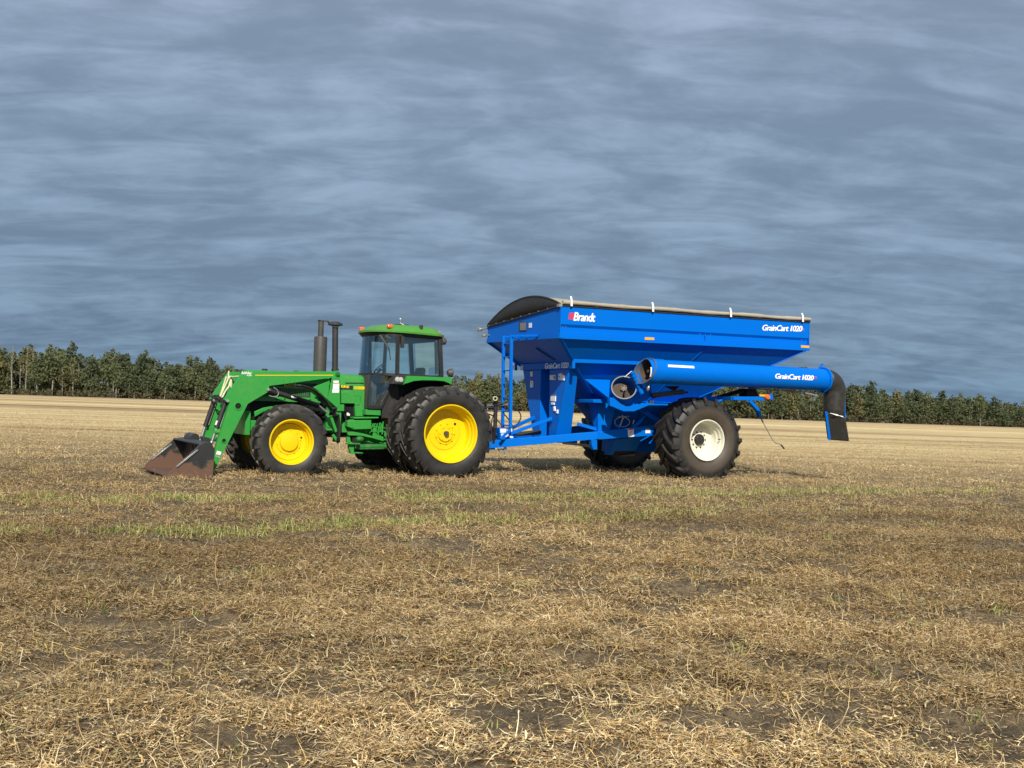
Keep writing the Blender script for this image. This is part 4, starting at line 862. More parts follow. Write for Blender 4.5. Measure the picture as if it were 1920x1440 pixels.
hbk = MB(); hbk.bar((-4.25, .12, 1.46), (-3.85, -.25, 1.50), .04, .05); hbk.box(-4.30, -4.05, -.2, .15, 1.32, 1.36); part('hose_holder', hbk, 'steel', cart)
# ladder
ly = [(0.034,2.959),(-0.359,2.956)]+[(-0.450,1.013),(-0.066,1.001)]
la = MB(); yl, yr = ly[0][0], ly[1][0]; zt0 = 2.97; zb0 = ly[2][1]-.02
yl2, yr2 = ly[3][0], ly[2][0]
for a, b in ((yl, yl2), (yr, yr2)): la.bar((-3.95, a, zt0), (-3.95, b, zb0), .06, .06, (1, 0, 0))
for k in range(7):
    z_ = 2.80-.293*k; f_ = (zt0-z_)/(zt0-zb0); la.bar((-3.95, yl+(yl2-yl)*f_, z_), (-3.95, yr+(yr2-yr)*f_, z_), .035, .03)
for y_ in (yl, yr): la.bar((-3.95, y_, 2.95), (-3.50, y_, 2.95), .04, .04); 
la.bar((-3.95, yr-.03, 2.945), (-3.58, yr-.52, 2.955), .05, .045); la.bar((-3.95, yl2, .95), (-4.2, yl2, .75), .05, .05); la.bar((-3.95, yr2, .95), (-4.2, yr2-.05, .75), .05, .05)
part('ladder', la, 'blue', cart, bevel=.005)
# grip strip on the front slope
gp = MB(); a = Vector((-3.20, -.35, 2.60)); gp.bar((-3.33, -.30, 2.72), (-3.02, -.62, 2.46), .035, .02); part('step_bar', gp, 'black', cart)

# wheels
cw = empty('wheel', cart, (0, -1.65, .856), label='large cart wheel with cream-white rim and muddy tyre')
part('tyre', tyre_mb(.93, .45, .80, 19, .062, .062, .36, 1, 1.0), 'tyre_muddy', cw)
part('rim', rim_mb(.418, .76, .36), 'white_rim', cw, smooth=28)
hb = MB(); y0 = -.38+.36
hb.lathe([(.001, y0-.10), (.05, y0-.10), (.10, y0-.095), (.122, y0-.07), (.125, y0-.05), (.125, y0+.03)], 28); bolts(hb, .172, 10, y0+.01, y0-.04, .017)
part('hub', hb, 'black', cw)
vv = MB(); vv.tube([(.33, -.30, .02), (.36, -.34, .03)], .012, 8); part('valve', vv, 'pipe_grey', cw)
c2 = copy_tree(cw, cart); c2.location = (0, 1.65, .856); c2.rotation_euler = (0, .3, math.pi); c2['label'] = 'far cart wheel in the shade under the hopper'

# auger: lower tube, folded upper tube, hinge, spout
AY, AZ = -2.15, 2.272
xa, xb = -1.70, 3.02
au = MB(); au.pipe((xa, AY, AZ), (xb, AY, AZ), .252, .244, 48)
for x_ in (1.02, ): au.lathe([(.2525, x_-.008), (.2555, x_-.006), (.2555, x_+.006), (.2525, x_+.008)], 48, 'x', (0, AY, AZ))
auger = part('auger_tube', au, 'blue', cart)
fg = MB(); fg.pipe((xb-.02, AY, AZ), (xb+.03, AY, AZ), .285, .250, 48); fg.bar((xb-.12, AY, AZ+.26), (xb-.02, AY, AZ+.36), .03, .04); fg.bar((xb-.16, AY, AZ-.24), (xb, AY, AZ-.30), .05, .03)
for k in range(10): a = 2*math.pi*k/10; fg.tube([(xb+.03, AY+.268*math.cos(a), AZ+.268*math.sin(a)), (xb-.035, AY+.268*math.cos(a), AZ+.268*math.sin(a))], .010, 6)
part('spout_flange', fg, 'blue', auger)
# slanted open mouth of the folded tube
mo = MB(); n = 40
def mouth(r_, off): return [(xa-.02+off+.10*math.sin(2*math.pi*k/n)-.09*math.cos(2*math.pi*k/n), AY+r_*math.cos(2*math.pi*k/n), AZ+r_*math.sin(2*math.pi*k/n)*1.04) for k in range(n+1)]
mo.grid([mouth(.253, .02), mouth(.266, .015), mouth(.268, -.01), mouth(.262, -.016), mouth(.245, -.01), mouth(.243, .12)])
part('auger_mouth', mo, 'collar', auger, smooth=50)
mo = MB(); mo.grid([mouth(.254, .30), mouth(.256, .02)]); part('auger_sleeve', mo, 'blue', auger, smooth=60)
ins = MB(); ins.tube([(xa+.05, AY, AZ), (xb-.3, AY, AZ)], .035, 10); ins.lathe([(.24, .0), (.24, 1.2), (.001, 1.2)], 40, 'x', (xa+.02, AY, AZ))
def flight(mb, p0, d, u, v, r0, r1, pitch, turns, ph=0.):
    N = int(turns*24); P0 = Vector(p0); d, u, v = Vector(d), Vector(u), Vector(v)
    rows = [[tuple(P0+d*(pitch*i/24)+(u*math.cos(2*math.pi*i/24+ph)+v*math.sin(2*math.pi*i/24+ph))*r_) for r_ in (r0, (r0+r1)/2, r1)] for i in range(N+1)]
    mb.grid(rows)
flight(ins, (xa+.14, AY, AZ), (1, 0, 0), (0, 1, 0), (0, 0, 1), .03, .215, .40, 1.6, 2.4)
part('auger_flighting', ins, 'auger_steel', auger)
lw_ = MB(); c0 = Vector((-2.03, -1.86, 1.915)); ld_ = Vector((.42, .82, -.40)).normalized()
lw_.pipe(tuple(c0), tuple(c0+ld_*.62), .252, .244, 40)
lower = part('lower_auger_tube', lw_, 'blue', cart)
lr_ = MB(); lr_.pipe(tuple(c0-ld_*.012), tuple(c0+ld_*.025), .266, .243, 44); part('auger_collar', lr_, 'collar', lower)
lf_ = MB(); u_ = ld_.orthogonal().normalized(); v_ = ld_.cross(u_)
lf_.tube([tuple(c0+ld_*.07), tuple(c0+ld_*.6)], .040, 14); flight(lf_, c0+ld_*.06, ld_, u_, v_, .04, .232, .36, 1.2, 2.6); lf_.tube([tuple(c0+ld_*.03), tuple(c0+ld_*.10)], .066, 18)
for k in range(6): a = 2*math.pi*k/6; p = c0+(u_*math.cos(a)+v_*math.sin(a))*.05; lf_.tube([tuple(p+ld_*.0), tuple(p+ld_*.05)], .012, 6)
part('lower_auger_flighting', lf_, 'auger_steel', lower)
hg = MB(); q_ = [(-1.977,2.256),(-1.748,1.873)]; a, b = [Vector((x_, -2.05, z_)) for x_, z_ in q_]
hg.tube([tuple(a), tuple(b)], .035, 14)
for k in range(6): p = a.lerp(b, .05+.18*k); hg.tube([tuple(p), tuple(p+(b-a)*.08)], .045, 14)
hg.plate([tuple(a+Vector((.03, .12, .0))), tuple(b+Vector((.03, .12, 0))), tuple(b+Vector((.14, .12, .06))), tuple(a+Vector((.14, .12, .0)))], .02)
hg.tube([tuple(b), tuple(b+(b-a)*.18)], .05, 12)
part('auger_hinge', hg, 'blue', cart, bevel=.003)
hr = MB(); hr.tube([tuple(a), tuple(a+Vector((-.16, 0, -.13)))], .008, 6); hr.ball(tuple(b+Vector((.13, -.08, .06))), .055, 12, (.7, 1, 1.4)); part('hinge_rod', hr, 'galvanised', cart)
# hydraulic ram that unfolds the auger, cradle, light bar
ra_ = MB(); q_ = [(-1.273,1.777),(-0.486,1.884),(-0.398,1.871)]; ra_.tube([(q_[0][0], -1.75, q_[0][1]), (q_[1][0], -1.75, q_[1][1])], .055, 14); ra_.tube([(q_[1][0], -1.75, q_[1][1]), (q_[2][0]+.05, -1.72, q_[2][1])], .025, 10)
ra_.tube([(q_[0][0], -1.80, q_[0][1]-.06), (q_[1][0]-.5, -1.80, q_[1][1]-.09), (q_[1][0], -1.80, q_[1][1]-.05)], .014, 6)
part('unfold_ram', ra_, 'pipe_grey', cart)
rp = MB(); q_ = [(-1.239,1.673),(-1.129,1.677),(-1.125,1.576),(-1.235,1.572)]; rp.prism(q_, -1.62, -1.56); part('ram_bracket', rp, 'galvanised', cart)
cd = MB(); q_ = [(0.967,1.968),(0.555,1.675),(1.075,1.807)]
cd.bar((q_[0][0], -1.95, q_[0][1]), (q_[1][0]-.1, -.9, q_[1][1]-.05), .10, .09); cd.prism([(1.039,2.003),(1.284,2.012),(1.372,1.841),(1.035,1.830)], -1.98, -1.70); 
q_ = [(-0.726,1.988),(-0.323,2.027),(-0.454,1.893)]; cd.plate([(x_, -1.4, z_) for x_, z_ in q_], .02)
part('auger_cradle', cd, 'plate_dark', cart, bevel=.004)
lb_ = MB(); q_ = [(0.355,1.811),(1.150,1.832),(1.173,1.748),(0.354,1.736)]; lb_.prism(q_, -2.43, -2.34); q_ = [(1.300,1.891),(1.381,1.894),(1.395,1.780),(1.304,1.777)]; lb_.prism(q_, -2.44, -2.30); q_ = [(0.314,1.717),(0.570,1.815),(0.631,1.792),(0.375,1.678)]; lb_.prism(q_, -1.9, -1.1); q_ = [(1.140,1.820),(1.312,1.826),(1.314,1.785),(1.142,1.780)]; lb_.prism(q_, -2.40, -2.35)
q0 = [(0.357,1.771)][0]; lb_.bar((q0[0]+.02, -2.36, q0[1]), (q0[0]+.45, -.55, q0[1]-.02), .07, .07)
part('light_bar', lb_, 'blue', cart, bevel=.006)
lb_ = MB(); q_ = [(1.231,1.832)][0]; lb_.lathe([(.001, -2.485), (.045, -2.48), (.060, -2.455), (.060, -2.40), (.001, -2.39)], 20, 'y', (q_[0], 0, q_[1])); part('marker_light', lb_, 'orange_lens', cart)
ref = [[(1.017,1.881),(1.169,1.881),(1.170,1.839),(1.019,1.838)]]
for g_ in ref: m_ = MB(); m_.prism(g_, -2.45, -2.435); part('reflector', m_, 'amber_reflector', cart)
for g_ in ([(-1.536,2.995),(-1.306,3.001),(-1.304,2.949),(-1.537,2.943)], [(2.632,3.046),(2.866,3.049),(2.868,2.997),(2.634,2.995)]):
    m_ = MB(); m_.prism(g_, -1.832, -1.823); part('reflector', m_, 'amber_reflector', cart)
dn = MB(); q_ = [(1.179,1.735),(1.411,1.543),(1.468,1.387)]; dn.bar((q_[0][0], -1.9, q_[0][1]), (q_[1][0], -1.9, q_[1][1]), .08, .075); dn.bar((q_[1][0], -1.9, q_[1][1]), (q_[2][0], -1.9, q_[2][1]), .075, .07)
part('crank_arm', dn, 'blue', cart, bevel=.01)
dn = MB(); q_ = [(1.489,1.388),(1.565,1.273),(1.850,0.878),(1.914,0.829),(2.094,0.789),(2.131,0.748)]; dn.tube([(x_, -1.9, z_) for x_, z_ in q_], .010, 8); part('crank_rod', dn, 'galvanised', cart)
dn = MB(); q_ = [(2.088,0.784),(2.175,0.695)]; dn.tube([(x_, -1.9, z_) for x_, z_ in q_], .018, 8); q_ = [(1.489,1.388),(1.565,1.276)]; dn.tube([(x_, -1.9, z_) for x_, z_ in q_], .016, 8); part('crank_grip', dn, 'black_plastic', cart)
# work lamp on the tube, cable below
wk = MB(); q_ = [(2.394,2.484)][0]; wk.hexa([(q_[0]-.06, -2.24, q_[1]-.05), (q_[0]+.06, -2.24, q_[1]-.08), (q_[0]+.06, -2.06, q_[1]-.08), (q_[0]-.06, -2.06, q_[1]-.05)], [(q_[0]-.02, -2.24, q_[1]+.05), (q_[0]+.10, -2.24, q_[1]+.06), (q_[0]+.10, -2.06, q_[1]+.06), (q_[0]-.02, -2.06, q_[1]+.05)]); wk.bar((q_[0]-.16, -2.15, AZ+.25), (q_[0], -2.15, q_[1]-.03), .03, .02)
part('work_lamp', wk, 'pipe_grey', auger, bevel=.012)
cb_ = MB(); cb_.tube([(.9, AY-.05, AZ-.262), (1.6, AY-.06, AZ-.285), (2.0, AY-.05, AZ-.275), (2.3, AY-.06, AZ-.29), (2.75, AY-.05, AZ-.30)], .013, 6); cb_.tube([(1.3, AY-.07, AZ-.262), (2.0, AY-.08, AZ-.30), (2.6, AY-.07, AZ-.34), (2.85, AY-.05, AZ-.30)], .008, 6); cb_.box(1.7, 1.78, AY-.1, AY-.03, AZ-.30, AZ-.262)
part('cable', cb_, 'black', auger)
cl_ = MB(); cl_.bar((2.45, AY-.08, AZ-.31), (2.80, AY-.08, AZ-.36), .02, .03); part('cable_clip', cl_, 'galvanised', auger)
# rubber spout: elbow then flattened drop
sp_ = MB(); rows = []
ex_, ez_ = xb+.03, AZ; RB = .27
for k in range(11):
    a = R(90*k/10); cx_, cz_ = ex_+.04+RB*math.sin(a)*1.0, ez_-RB*(1-math.cos(a)); r_ = .245
    dx, dz = math.cos(a), -math.sin(a)
    rows.append([(cx_-dz*0+r_*math.cos(2*math.pi*j/32)*math.sin(a), AY+r_*math.sin(2*math.pi*j/32), cz_+r_*math.cos(2*math.pi*j/32)*math.cos(a)) for j in range(33)])
lx = ex_+.04+RB; 
for z_, rx in ((1.80, .245), (1.62, .24), (1.42, .235)):
    rows.append([(lx+.01*(2-z_)+rx*math.cos(2*math.pi*j/32), AY+.245*math.sin(2*math.pi*j/32), z_) for j in range(33)])
sp_.grid(rows)
spout = part('spout', sp_, 'rubber_spout', auger, solid=.012, smooth=60)
SA = R(42); e1 = Vector((math.cos(SA), -math.sin(SA), 0)); e2 = Vector((math.sin(SA), math.cos(SA), 0))
gm = [(3.246,1.490),(3.375,0.917)]
ct_ = Vector((gm[0][0], -2.30, 0))+e2*.17; cb2 = Vector((gm[1][0], -2.30, 0))+e2*.17
zt_l, zt_r, zb2_ = gm[0][1]+.075, gm[0][1]-.045, gm[1][1]
def ext(c, z_l, z_r, w_, d_): return [tuple(c+e1*(sx*w_)+e2*(sy*d_)+Vector((0, 0, z_l if sx < 0 else z_r))) for sx, sy in ((-1, -1), (1, -1), (1, 1), (-1, 1))]
fp = MB(); fp.hexa(ext(cb2, zb2_+.01, zb2_-.01, .235, .17), ext(ct_, zt_l, zt_r, .235, .235))
part('spout_extension', fp, 'rubber_spout', spout, bevel=.03)
ss = MB()
pa = Vector(ext(ct_, zt_l, zt_r, .235, .235)[0]); pb = Vector(ext(cb2, zb2_, zb2_, .235, .17)[0])
ss.bar(tuple(pa+e1*.05-e2*.012), tuple(pb+e1*.05-e2*.012), .05, .012, tuple(e2))
qa = [(3.426,2.076),(3.490,1.427)]; ss.bar((qa[0][0], -2.35, qa[0][1]), (qa[1][0], -2.36, qa[1][1]), .055, .014, tuple(e2))
part('spout_strip', ss, 'blue', spout)
wc = MB(); pc = Vector(ext(ct_, zt_l, zt_r, .235, .235)[1])
for i in range(5):
    k0, k1 = .30+.12*i, .42+.12*i; wc.bar(tuple(pa.lerp(pc, k0)-e2*.012), tuple(pa.lerp(pc, k1)-e2*.012), .02, .014*(1+(i*7 % 3)*.6), (0, 0, 1))
part('wear_edge', wc, 'white', spout)
# flexible hub ring seen under the girder
cn = MB(); q_ = [(-1.496,1.186)][0]; ring_ = [(q_[0]+.19*math.cos(2*math.pi*k/32), -.95, q_[1]+.105*math.sin(2*math.pi*k/32)) for k in range(33)]
cn.tube(ring_, .010, 7, cap=False); cn.tube([(q_[0]-.04, -.92, q_[1]-.1), (q_[0]+.02, -.95, q_[1]+.09), (q_[0]+.0, -.93, q_[1]+.15)], .018, 8); cn.tube([(q_[0]-.12, -.96, q_[1]+.11), (q_[0]+.18, -.96, q_[1]+.13)], .010, 6); cn.tube([(q_[0]+.26, -.97, q_[1]-.04), (q_[0]+.29, -.97, q_[1]+.05)], .016, 8)
part('gate_ring', cn, 'galvanised', cart)
gb = MB(); q_ = [(-1.722,1.115),(-1.601,1.052),(-1.285,1.082),(-1.092,1.238),(-0.981,1.320),(-0.952,1.333),(-1.082,1.160),(-1.263,1.047)]; gb.bar((q_[0][0], -1.02, q_[0][1]), (q_[1][0], -1.02, q_[1][1]), .03, .04); gb.prism(q_[2:], -1.03, -.98); part('gate_lever', gb, 'blue', cart)
jj = MB(); q_ = [(-2.287,0.795),(-2.150,0.797),(-2.136,0.583),(-2.231,0.576),(-2.276,0.683)]; jj.prism(q_, -1.02, -.90); part('jack_mount', jj, 'blue', cart, bevel=.006)
jj = MB(); q_ = [(-2.883,0.703),(-2.450,0.673),(-2.148,0.641)]; jj.bar((q_[0][0], -.85, q_[0][1]), (q_[1][0], -.85, q_[1][1]), .06, .05); jj.bar((q_[1][0], -.85, q_[1][1]), (q_[2][0], -.85, q_[2][1]), .09, .06); part('parking_stand', jj, 'black', cart)
rr_ = MB(); q_ = [(-1.112,0.786),(-0.888,0.899)]; rr_.bar((q_[0][0], -1.1, q_[0][1]), (q_[1][0], -1.1, q_[1][1]), .015, .02); q_ = [(-0.917,0.736),(-0.733,0.891)]; rr_.bar((q_[0][0], -1.15, q_[0][1]), (q_[1][0], -1.15, q_[1][1]), .02, .025); part('edge_strip', rr_, 'blue', cart)

# ---- writing and stickers on the cart
YS = -YB-.0005
def side_text(body, bl, tr3, m, y_=YS, **kw):
    z0 = bl[1]; z1 = tr3[1]
    lettering(body, lambda s, t_, d: (bl[0]+(tr3[0]-bl[0])*s, y_-d, z0+(z1-z0)*t_+.013*(tr3[0]-bl[0])*(s-.5)), m, **kw)
q_ = [(-3.240,3.246),(-2.737,3.415)]; (a, b), (c, d_) = q_
side_text('Brandt', (a, b), (c, d_), 'lettering_white', parent=hopper, shear=.22, offset=0., spacing=.90, bold=.05)
em = MB()
q_ = [(-3.361,3.262),(-3.341,3.397),(-3.207,3.402),(-3.230,3.264)]; P = [Vector((x_, z_)) for x_, z_ in q_]
for k in range(3):
    f0, f1 = k/3+.0, (k+.86)/3
    em.prism([tuple(P[0].lerp(P[3], f0)), tuple(P[1].lerp(P[2], f0)), tuple(P[1].lerp(P[2], f1)), tuple(P[0].lerp(P[3], f1))], YS-.002, YS)
part('emblem', em, 'red', hopper, smooth=0)
q_ = [(1.559,3.324),(2.678,3.470)]; q2 = [(1.555,3.449),(2.682,3.357)]
x0_, z1_ = q2[0]; z0_ = q_[0][1]; x1_ = q_[1][0]; dz_ = [(2.677,3.489)][0][1]-z1_
lettering('GrainCart 1020', lambda s, t_, d: (x0_+(x1_-x0_)*s, YS-d, z0_+(z1_-z0_)*t_+dz_*s), 'lettering_white', hopper, shear=.22, offset=0., spacing=.88, bold=.055)
q_ = [(2.666,3.384),(2.730,3.436)]; lettering('XR', lambda s, t_, d: (q_[0][0]+(q_[1][0]-q_[0][0])*s, YS-d, q_[0][1]+(q_[1][1]-q_[0][1])*t_), 'red', hopper, name='model_suffix', shear=.2, offset=.03, spacing=.8)
def on_tube(x_, ang, d): return (x_, AY-(.2522+d)*math.cos(ang), AZ+(.2522+d)*math.sin(ang))
q_ = [(1.461,2.191),(2.525,2.198)]; xs0, xs1 = q_[0][0], q_[1][0]
lettering('GrainCart 1020', lambda s, t_, d: on_tube(xs0+(xs1-xs0)*s, -.12+.42*t_, d+.006), 'lettering_white', auger, shear=.22, offset=0., spacing=.88, bold=.055)
lettering('XR', lambda s, t_, d: on_tube(xs1-.01+.10*s, .02+.20*t_, d+.004), 'red', auger, name='model_suffix', shear=.2, offset=.03, spacing=.8)
wb_ = MB(); q_ = [(-1.562,2.343)]+[(-0.684,2.361)]; x0_ = q_[0][0]; x1_ = [(-0.642,2.328)][0][0]
wb_.grid([[on_tube(x_, a_, .002) for a_ in (.40, .47, .55, .62)] for x_ in (x0_, x1_)]); part('blank_strip', wb_, 'white', auger)
fs = MB(); q_ = [(-1.735,2.301),(-1.708,2.302),(-1.702,2.143),(-1.729,2.142)]; x_ = q_[0][0]; fs.grid([[on_tube(xx, a_, .002) for a_ in (-.5, -.2, .1, .3)] for xx in (x_, x_+.03)]); part('tube_sticker', fs, 'white', auger)
XFp = -2.9655
g_ = [(-0.055,2.317),(-1.138,2.415),(-0.047,2.427),(-1.146,2.305)]
def front_text(body, y0_, y1_, z0_, z1_, m, **kw): lettering(body, lambda s, t_, d: (XFp-d, y0_+(y1_-y0_)*s, z0_+(z1_-z0_)*t_), m, cart, **kw)
front_text('GrainCart 1020', g_[0][0], g_[1][0], 2.298, 2.298+.118, 'lettering_white', shear=.2, offset=0., spacing=.9, bold=.05)
h_ = [(1.505,2.328),(1.037,2.435),(1.601,2.400)]
front_text('Brandt', h_[0][0], h_[1][0], 2.298, 2.298+.105, 'lettering_white', shear=.2, offset=0., spacing=.9, bold=.05)
em = MB(); em.prism([(h_[2][0], 2.298), (h_[2][0]-.02, 2.40), (h_[0][0]+.03, 2.40), (h_[0][0]+.05, 2.298)], XFp-.002, XFp, 'x'); part('emblem', em, 'red', cart, smooth=0)
def sticker(fr_list, x_or_y, axis, out, marks=()):
    pass
sk = MB()
for g_ in ([(-0.353,3.251),(-0.492,3.248),(-0.493,3.145),(-0.361,3.146)],): sk.prism(g_, XF-.006, XF-.0005, 'x')
part('wall_sticker', sk, 'white', hopper, smooth=0)
sk = MB()
for g_ in ([(0.722,2.242),(0.611,2.248),(0.604,2.139),(0.704,2.136)], [(0.707,2.038),(0.563,2.037),(0.569,1.887),(0.707,1.887)], [(-0.241,2.155),(-0.506,2.153),(-0.507,2.047),(-0.248,2.054)], [(-0.642,2.180),(-0.899,2.191),(-0.909,2.039),(-0.642,2.046)], [(-0.316,1.701),(-0.533,1.702),(-0.529,1.587),(-0.323,1.596)], [(-0.350,1.568),(-0.481,1.566),(-0.478,1.514),(-0.353,1.517)], [(-0.446,1.479),(-0.508,1.480),(-0.539,1.383),(-0.472,1.374)], [(-0.593,1.410),(-0.654,1.411),(-0.653,1.331),(-0.592,1.338)]): sk.prism(g_, -2.942, -2.908, 'x')
sk.cm = 1
for g_ in ([(-0.808,2.196),(-0.905,2.195),(-0.901,2.155),(-0.805,2.156)], [(0.686,2.065),(0.565,2.061),(0.563,2.037),(0.691,2.038)]): sk.prism(g_, -2.944, -2.91, 'x')
sk.cm = 2
for g_ in ([(-0.676,2.136),(-0.728,2.131),(-0.709,2.100),(-0.662,2.115)], [(0.661,2.005),(0.614,2.007),(0.619,1.980),(0.653,1.990)], [(-0.408,2.132),(-0.501,2.134),(-0.500,2.066),(-0.434,2.074)], [(-0.314,1.727),(-0.532,1.728),(-0.533,1.708),(-0.315,1.706)], [(-0.249,2.174),(-0.505,2.174),(-0.506,2.157),(-0.250,2.160)]): sk.prism(g_, -2.944, -2.91, 'x')
part('warning_sticker', sk, ['white', 'red', 'sticker_grey'], cart, smooth=0)
sk = MB()
for g_ in ([(-4.093,0.964),(-3.953,0.967),(-3.950,0.882),(-4.089,0.879)], [(-3.937,0.972),(-3.811,0.974),(-3.807,0.874),(-3.934,0.876)], [(-4.065,0.862),(-3.886,0.866),(-3.883,0.794),(-4.063,0.791)], [(-3.859,0.812),(-3.784,0.807),(-3.783,0.775),(-3.857,0.773)]): sk.prism(g_, -.256, -.251)
part('warning_sticker', sk, 'white', cart, smooth=0)
sk = MB(); sk.prism([(-1.428,1.051),(-1.279,1.056),(-1.259,0.879),(-1.410,0.867)], -1.079, -1.0755); sk.prism([(-0.977,1.048),(-0.854,1.054),(-0.845,0.962),(-0.974,0.957)], -1.079, -1.0755); sk.prism([(-1.069,1.616),(-0.960,1.623),(-0.959,1.575),(-1.062,1.575)], -1.345, -1.335)
sk.cm = 1; sk.prism([(-1.428,1.051),(-1.279,1.056),(-1.303,1.026),(-1.402,1.019)], -1.0805, -1.0792); sk.cm = 2; sk.prism([(-1.379,0.962),(-1.324,1.001),(-1.319,0.987),(-1.371,0.950)], -1.0805, -1.0792)
part('warning_sticker', sk, ['white', 'red', 'sticker_grey'], cart, smooth=0)

# ==================================================================== GROUND
t = mat('field'); pos = t.n('ShaderNodeNewGeometry').outputs['Position']; s_ = t.n('ShaderNodeSeparateXYZ', {0: pos}); dist = s_.outputs[1]
flat = t.n('ShaderNodeCombineXYZ', {0: s_.outputs[0], 1: s_.outputs[1], 2: 0.}).outputs[0]
a = t.noise(flat, 2.2, 6., .62); b = t.noise(flat, 11., 6., .68); c = t.noise(flat, 60., 4., .7)
fib = t.noise(t.vmath('MULTIPLY', flat, (22., 60., 1.)), 1.0, 5., .7, 1.5)
soil = t.mix(b, (.050, .041, .028), (.130, .108, .073))
soil = t.mix(t.math('MULTIPLY', c, .35), soil, (.15, .125, .095))
chaff = t.mix(fib, (.16, .105, .055), (.50, .385, .225))
cov = t.ramp(t.math('ADD', t.math('MULTIPLY', a, .5), t.math('MULTIPLY', b, .55)), (.44, .1), (.60, .85))
near = t.mix(cov, soil, chaff)
# far field: pale stubble in windrow bands across the view
big = t.noise(t.vmath('MULTIPLY', flat, (.006, .055, 1.)), 1., 5., .62, .5)
lines = t.noise(t.vmath('MULTIPLY', flat, (.012, .42, 1.)), 1., 3., .6, .3)
mid = t.noise(t.vmath('MULTIPLY', flat, (.22, .85, 1.)), 1., 6., .66, .4)
mid2 = t.noise(t.vmath('MULTIPLY', flat, (.9, 2.6, 1.)), 1., 6., .70)
band = t.math('ADD', t.math('ADD', t.math('MULTIPLY', big, .9), t.math('MULTIPLY', mid, .45)), t.math('ADD', t.math('MULTIPLY', mid2, .50), t.math('MULTIPLY', lines, .50)))
far = t.n('ShaderNodeValToRGB', {0: t.maprange(band, .94, 1.40)})
cr_ = far.color_ramp
while len(cr_.elements) < 4: cr_.elements.new(.5)
for e_, (p_, c_) in zip(cr_.elements, ((0., (.21, .145, .078)), (.28, (.41, .295, .155)), (.52, (.60, .452, .225)), (1., (.86, .71, .40)))): e_.position = p_; e_.color = (*c_, 1)
fcol = far.outputs[0]
edge = t.math('MULTIPLY', t.maprange(dist, 215., 262.), .75)     # browner unmown headland along the trees
fcol = t.mix(edge, fcol, (.34, .25, .155))
wob = t.math('ADD', dist, t.math('MULTIPLY', t.math('SUBTRACT', t.noise(t.vmath('MULTIPLY', flat, (.05, .12, 1.)), 1., 4.), .5), 26.))
f_ = t.n('ShaderNodeMapRange', {0: wob, 1: 17., 2: 46., 3: 0., 4: 1.}, interpolation_type='SMOOTHSTEP').outputs[0]
mixc = t.mix(f_, near, fcol)
hb_ = t.math('ADD', t.math('MULTIPLY', b, .6), t.math('MULTIPLY', c, .4))
bm1 = t.n('ShaderNodeBump', {'Height': t.math('ADD', hb_, t.math('MULTIPLY', fib, .5)), 'Strength': 1., 'Distance': .06}).outputs[0]
bm2 = t.n('ShaderNodeBump', {'Height': mid2, 'Strength': .55, 'Distance': .25, 'Normal': bm1}).outputs[0]
finish(t, principled(t, mixc, .95, 0., 0., bm2, .15))
ys_ = np.concatenate([np.linspace(-25, 2.5, 14), 2.6*np.exp(np.linspace(0, math.log(45/2.6), 430)), 45*np.exp(np.linspace(.03, math.log(6000/45), 90))])
NXg = 330; us = np.linspace(-1, 1, NXg)
wd_ = np.maximum(9, .62*ys_+5)
GX = us[None, :]*wd_[:, None]; GY = np.repeat(ys_[:, None], NXg, 1)
GX[:, 0] -= 40+GY[:, 0]*1.2; GX[:, -1] += 40+GY[:, -1]*1.2
GZ = height(GX, GY); GZ[GY < 2.6] = -.02
def fastmesh(name, V, quads, material, attr=None, smooth=False):
    me = bpy.data.meshes.new(name); nv, nf = len(V), len(quads)
    me.vertices.add(nv); me.vertices.foreach_set('co', np.ascontiguousarray(V, np.float32).ravel())
    k = quads.shape[1]
    me.loops.add(nf*k); me.loops.foreach_set('vertex_index', np.ascontiguousarray(quads, np.int32).ravel())
    me.polygons.add(nf); me.polygons.foreach_set('loop_start', np.arange(0, nf*k, k, dtype=np.int32))
    me.polygons.foreach_set('use_smooth', np.full(nf, smooth))
    me.update(calc_edges=True)
    if attr is not None:
        at = me.attributes.new('tone', 'FLOAT_COLOR', 'POINT'); at.data.foreach_set('color', np.ascontiguousarray(attr, np.float32).ravel())
    me.materials.append(M[material])
    ob = bpy.data.objects.new(name, me); COL.objects.link(ob); return ob
ii, jj = np.meshgrid(np.arange(len(ys_)-1), np.arange(NXg-1), indexing='ij'); b0 = (ii*NXg+jj).ravel()
gq = np.stack([b0, b0+1, b0+NXg+1, b0+NXg], 1)
ground = fastmesh('ground', np.stack([GX.ravel(), GY.ravel(), GZ.ravel()], 1), gq, 'field', smooth=True)
ground['kind'] = 'structure'; ground['label'] = 'harvested field of soil and stubble'; ground['category'] = 'ground'

